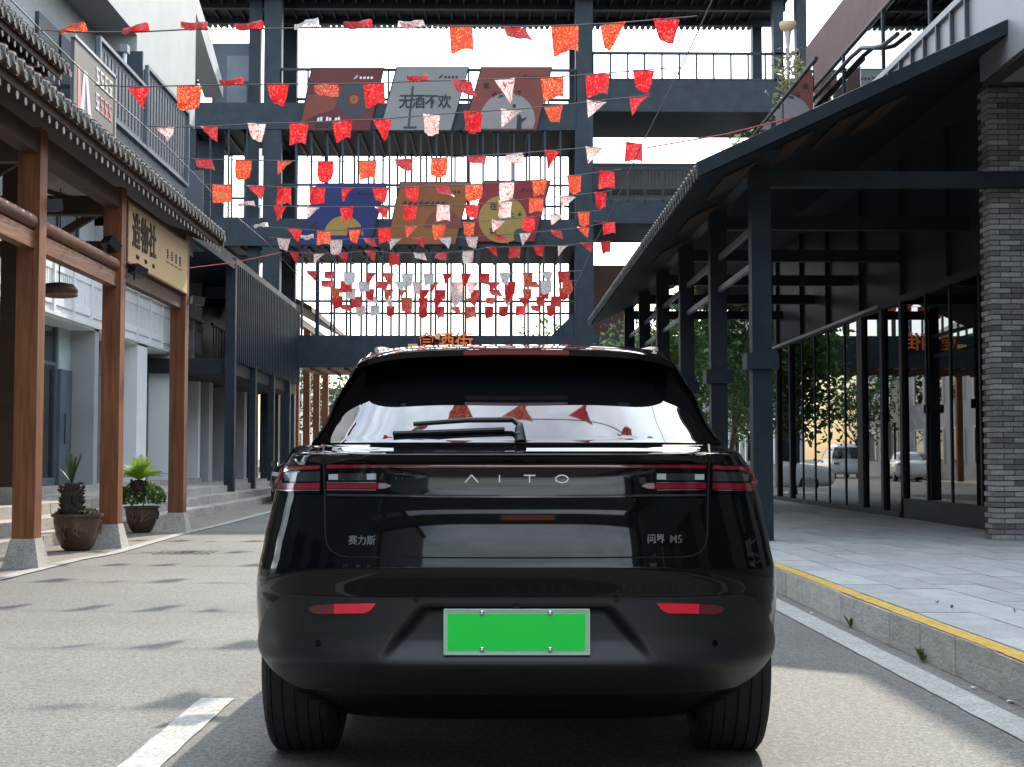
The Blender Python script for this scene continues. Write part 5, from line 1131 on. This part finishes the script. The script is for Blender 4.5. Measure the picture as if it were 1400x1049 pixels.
ROWS = [  # (Y, [(u, top v, shape, colour, width scale, height scale)])
 (14.4, 38, 24, [(103, 44, 'up', g_), (187, 44, 'up', r_), (265, 40, 'up', r_), (343, 40, 'up', r_), (420, 38, 'up', w_), (492, 38, 'up', r_), (560, 38, 'up', k_), (630, 36, 'hang', o_), (703, 37, 'blow', r_), (772, 35, 'hang', o_), (838, 32, 'tri', o_), (911, 26, 'taper', r_)]),
 (16.4, 118, 93, [(189, 119, 'tri', r_), (259, 117, 'hang', g_), (319, 116, 'up', r_), (380, 115, 'taper', r_), (446, 115, 'blow', g_), (511, 114, 'hang', r_), (571, 111, 'up', r_), (630, 110, 'blow', r_), (690, 108, 'tri', k_), (755, 106, 'hang', g_), (817, 101, 'hang', r_), (880, 96, 'taper', r_)]),
 (18.7, 175, 130, [(228, 174, 'fold', k_), (285, 173, 'fold', r_), (351, 169, 'taper', k_), (409, 168, 'hang', r_), (468, 165, 'hang', r_), (522, 163, 'tri', r_), (590, 157, 'hang', k_), (647, 153, 'hang', r_), (699, 150, 'fold', k_), (757, 145, 'taper', o_), (815, 138, 'fold', k_), (875, 132, 'fold', r_)]),
 (20.9, 219, 195, [(278, 218, 'blow', r_), (333, 219, 'hang', o_), (391, 220, 'fold', o_), (445, 221, 'hang', r_), (503, 220, 'hang', o_), (551, 218, 'blow', r_), (601, 216, 'hang', g_), (653, 213, 'blow', r_), (704, 210, 'blow', k_), (755, 206, 'tri', r_), (812, 201, 'fold', k_), (867, 195, 'hang', r_)]),
 (22.8, 254, 235, [(350, 254, 'fold', r_), (389, 256, 'hang', r_), (434, 256, 'hang', r_), (477, 257, 'fold', r_), (520, 257, 'taper', r_), (563, 256, 'taper', r_), (604, 254, 'blow', r_), (648, 252, 'hang', g_), (693, 249, 'hang', k_), (738, 246, 'hang', g_), (785, 240, 'hang', o_), (830, 234, 'hang', r_)]),
 (24.9, 282, 262, [(335, 281, 'up', k_), (383, 282, 'tri', r_), (428, 283, 'fold', k_), (474, 283, 'hang', r_), (521, 283, 'fold', r_), (561, 281, 'hang', r_), (606, 280, 'hang', k_), (645, 280, 'taper', r_), (691, 275, 'hang', k_), (733, 271, 'hang', o_), (775, 268, 'fold', k_), (821, 263, 'hang', r_)]),
 (27.2, 312, 290, [(358, 310, 'up', w_), (403, 313, 'tri', r_), (443, 316, 'hang', g_), (485, 314, 'taper', o_), (525, 312, 'hang', r_), (561, 309, 'fold', o_), (600, 307, 'hang', o_), (641, 304, 'hang', g_), (680, 301, 'fold', k_), (723, 297, 'hang', r_), (759, 293, 'fold', k_), (798, 290, 'hang', o_)]),
 (29.3, 330, 310, [(388, 326, 'taper', k_), (420, 326, 'up', k_), (460, 328, 'hang', k_), (504, 326, 'blow', r_), (541, 326, 'fold', w_), (574, 325, 'fold', r_), (609, 325, 'fold', w_), (645, 324, 'taper', k_), (682, 321, 'blow', r_), (718, 319, 'tri', k_), (760, 315, 'blow', r_), (797, 311, 'fold', o_), (832, 304, 'hang', r_)]),
 (31.6, 348, 330, [(403, 345, 'tri', r_), (437, 347, 'fold', k_), (470, 346, 'fold', r_), (506, 343, 'fold', r_), (540, 346, 'hang', r_), (573, 346, 'blow', k_), (604, 346, 'blow', r_), (640, 343, 'hang', k_), (671, 338, 'fold', r_), (704, 338, 'hang', r_), (737, 336, 'taper', r_), (770, 336, 'fold', k_), (801, 332, 'fold', r_), (828, 330, 'hang', r_)])]
XLc, XRc = -4.62, 2.12
def string(Y, zl, zm, zr, label='thin cord of bunting strung across the street'):
    pts = [(XLc + (XRc - XLc) * t, Y, (zl * (1 - t) + zr * t) + (zm - (zl + zr) / 2) * 4 * t * (1 - t)) for t in np.linspace(0, 1, 15)]
    solo('bunting_string', B().tube([Vector(p) - Vector((0, Y, ZS)) for p in pts], .008, 4), 'wire', label, 'string', (0, Y, ZS), 'bunting strings')
for Y, vl, vr, fl in ROWS:
    us = np.array([f[0] for f in fl]); zs = []
    for u, v, kind, m in fl:
        p = onY(u, v, Y); zs.append((p.x, p.z))
        flag(p, .262 * (1 if Y > 17 else 1.02), kind, m, random.uniform(.9, 1.08), random.uniform(.92, 1.1))
    pts = [(XLc, zs[0][1] + .02)] + zs + [(XRc, zs[-1][1] + .03)]
    solo('bunting_string', B().tube([(x, 0, z - ZS) for x, z in pts], .008, 4), 'wire', 'thin cord of bunting strung across the street', 'string', (0, Y, ZS), 'bunting strings')
# the BEST flag
pB = onY(303, 252, 22.8); fB = link('bunting_flag', B().grid([[(s, .01 * math.sin(5 * s), -t) for s in np.linspace(-.5, .5, 5)] for t in np.linspace(0, 1, 5)]).mesh('flag', 'flag_orange', 2, False), None, pB, (0, -.05, .1), (.30, .3, .30))
tag(fB, 'square orange flag lettered BEST hanging before the left footbridge bay', 'flag', 'bunting flags over the street')
link('lettering', TX['best'], fB, (0, -.02, -.66), (math.pi / 2, 0, 0), (2.9, 3.4, 1))
kinds = ['hang', 'taper', 'blow', 'fold', 'tri', 'hang', 'hang']; cols = [r_, r_, r_, g_, k_, r_, w_]
for Y in (8.1, 10.2, 33.2, 34.9, 36.6, 38.5, 40.6):
    far = Y > 30; n = 14 if far else 12; sag = random.uniform(.05, .08); z0 = ZS + .04 - (0 if far else .05) + random.uniform(-.02, .02)
    x0, x1 = (-4.4, 2.0) if far else (-4.2, 1.9); sh = random.uniform(-.2, .2)
    string(Y, z0, z0 - sag, z0)
    for i in range(n):
        t = (i + .5) / n; x = x0 + (x1 - x0) * t + sh * .6 + random.uniform(-.05, .05); tt = (x - XLc) / (XRc - XLc)
        flag((x, Y, z0 - sag * 4 * tt * (1 - tt)), .285 if far else .262, random.choice(kinds), random.choice(cols), random.uniform(.9, 1.1), random.uniform(.9, 1.15))
for nm, x, lab in (('support_cable', XLc, 'thin grey cable along the street tying the bunting near the white shop'), ('support_cable', XRc, 'thin grey cable along the street tying the bunting near the canopy eave')):
    pts = [(0, y_, .03 * math.sin(y_ * .7)) for y_ in np.linspace(4, 45.9, 30)]
    solo(nm, B().tube(pts, .008, 5), 'wire', lab, 'cable', (x, 0, ZS + .02))
a, b = onY(880, 203, 20.9), onX(1098, 157, 5.05)
solo('red_ribbon', B().tube([a, a.lerp(b, .5) + Vector((0, 0, -.05)), b], .012, 5), 'ribbon', 'thin red ribbon tied from the bunting to the terrace handrail', 'ribbon')
a, b = onX(255, 367, -6.3), onY(385, 345, 31.6)
solo('red_ribbon', B().tube([a, a.lerp(b, .5) + Vector((0, 0, -.05)), b], .010, 5), 'ribbon', 'thin pink ribbon tied from the dark building to the bunting', 'ribbon')

# ------------------------------------------------------------------ beyond the footbridge and behind the photographer
g2 = thing('timber_gallery', (-6.5, 56, 0), 'second timber gallery with brown pitched roof beyond the footbridge', 'gallery')
for yp in (50.5, 53.5, 56.5, 59.5): part('post', B().box(-7.1, -6.85, yp, yp + .25, 0, 6.2), 'wood', g2)
part('roof', B().slab([(-6.35, 50, 6.3), (-6.35, 61.5, 6.3), (-9.5, 61.5, 8.0), (-9.5, 50, 8.0)], (0, 0, .18)), 'wood_dark', g2)
part('wall', B().box(-9.6, -8.6, 50, 61, 0, 6.4), 'far_wall', g2); part('eave_beam', B().box(-7.0, -6.8, 50, 61, 5.9, 6.15), 'wood_beam', g2)
for yp in (50.8, 53.8, 56.8): 
    wn = part('window', B().box(-8.62, -8.55, yp, yp + 2, .8, 4), 'glass_green', g2); part('window_frame', B().box(-8.6, -8.5, yp - .1, yp, .6, 4.1).box(-8.6, -8.5, yp + 2, yp + 2.1, .6, 4.1), 'wood', wn)
def house(x0, x1, y0, y1, h, m, label, face, rows=2, name='far_building', fm='white_panel'):
    t = thing(name, ((x0 + x1) / 2, (y0 + y1) / 2, 0), label, 'building'); part('wall', B().box(x0, x1, y0, y1, 0, h), m, t); part('roof', B().box(x0 - .3, x1 + .3, y0 - .3, y1 + .3, h, h + .3), 'steel_deck', t)
    for rI in range(rows):
        z = 1.0 + rI * 3.3
        if face in ('+X', '-X'):
            xw = x1 if face == '+X' else x0; s_ = 1 if face == '+X' else -1; y = y0 + 1.2
            while y + 1.8 < y1:
                wn = part('window', B().box(xw, xw + s_ * .03, y, y + 1.7, z, z + 1.7), 'car_glass', t); part('window_frame', B().box(xw, xw + s_ * .08, y - .12, y, z - .1, z + 1.8).box(xw, xw + s_ * .08, y + 1.7, y + 1.82, z - .1, z + 1.8).box(xw, xw + s_ * .08, y, y + 1.7, z + 1.7, z + 1.8), fm, wn); y += 3.4
        else:
            yw = y0; x = x0 + 1.2
            while x + 1.8 < x1:
                wn = part('window', B().box(x, x + 1.7, yw - .03, yw, z, z + 1.7), 'car_glass', t); part('window_frame', B().box(x - .12, x, yw - .08, yw, z - .1, z + 1.8).box(x + 1.7, x + 1.82, yw - .08, yw, z - .1, z + 1.8).box(x, x + 1.7, yw - .08, yw, z + 1.7, z + 1.8), fm, wn); x += 3.4
house(2.0, 14, 92, 104, 7.6, 'concrete_grey', 'low grey building far down the street beyond the footbridge', '-Y')
house(-26, -12, 66, 96, 7.2, 'far_wall', 'pale two-storey building at the crossing beyond the footbridge', '+X')
house(-16, -1.5, 130, 140, 7.2, 'far_wall', 'distant pale building closing the end of the street', '-Y')
house(12, 24, 50, 84, 8.0, 'grey_clad', 'grey clad building on the far side of the trees', '-X')
house(-20, -8.2, -46, 7.5, 10.5, 'bluegrey', 'grey shop row facing the street behind the photographer', '+X', 1, name='shop_row', fm='steel')
rg = thing('street_gate', (0, -14, 0), 'dark steel covered bridge behind the photographer with an orange signboard', 'gate')
for x in (-7.4, 4.9): part('post', B().box(x, x + .4, -14.2, -13.8, 0, 14), 'steel', rg)
part('beam', B().box(-8, 5.3, -14.25, -13.75, 5.3, 6.3), 'steel', rg); part('cladding', B().box(-8, 5.3, -14.2, -13.9, 7.0, 13.5), 'steel', rg); part('deck', B().box(-8, 5.3, -17.5, -13.9, 6.0, 6.25), 'steel_deck', rg); part('roof', B().box(-8.5, 5.8, -18, -13, 13.5, 13.9), 'steel', rg)
part('signboard', B().box(-.5, .5, -13.74, -13.65, 5.5, 6.1), 'sign_orange', rg)
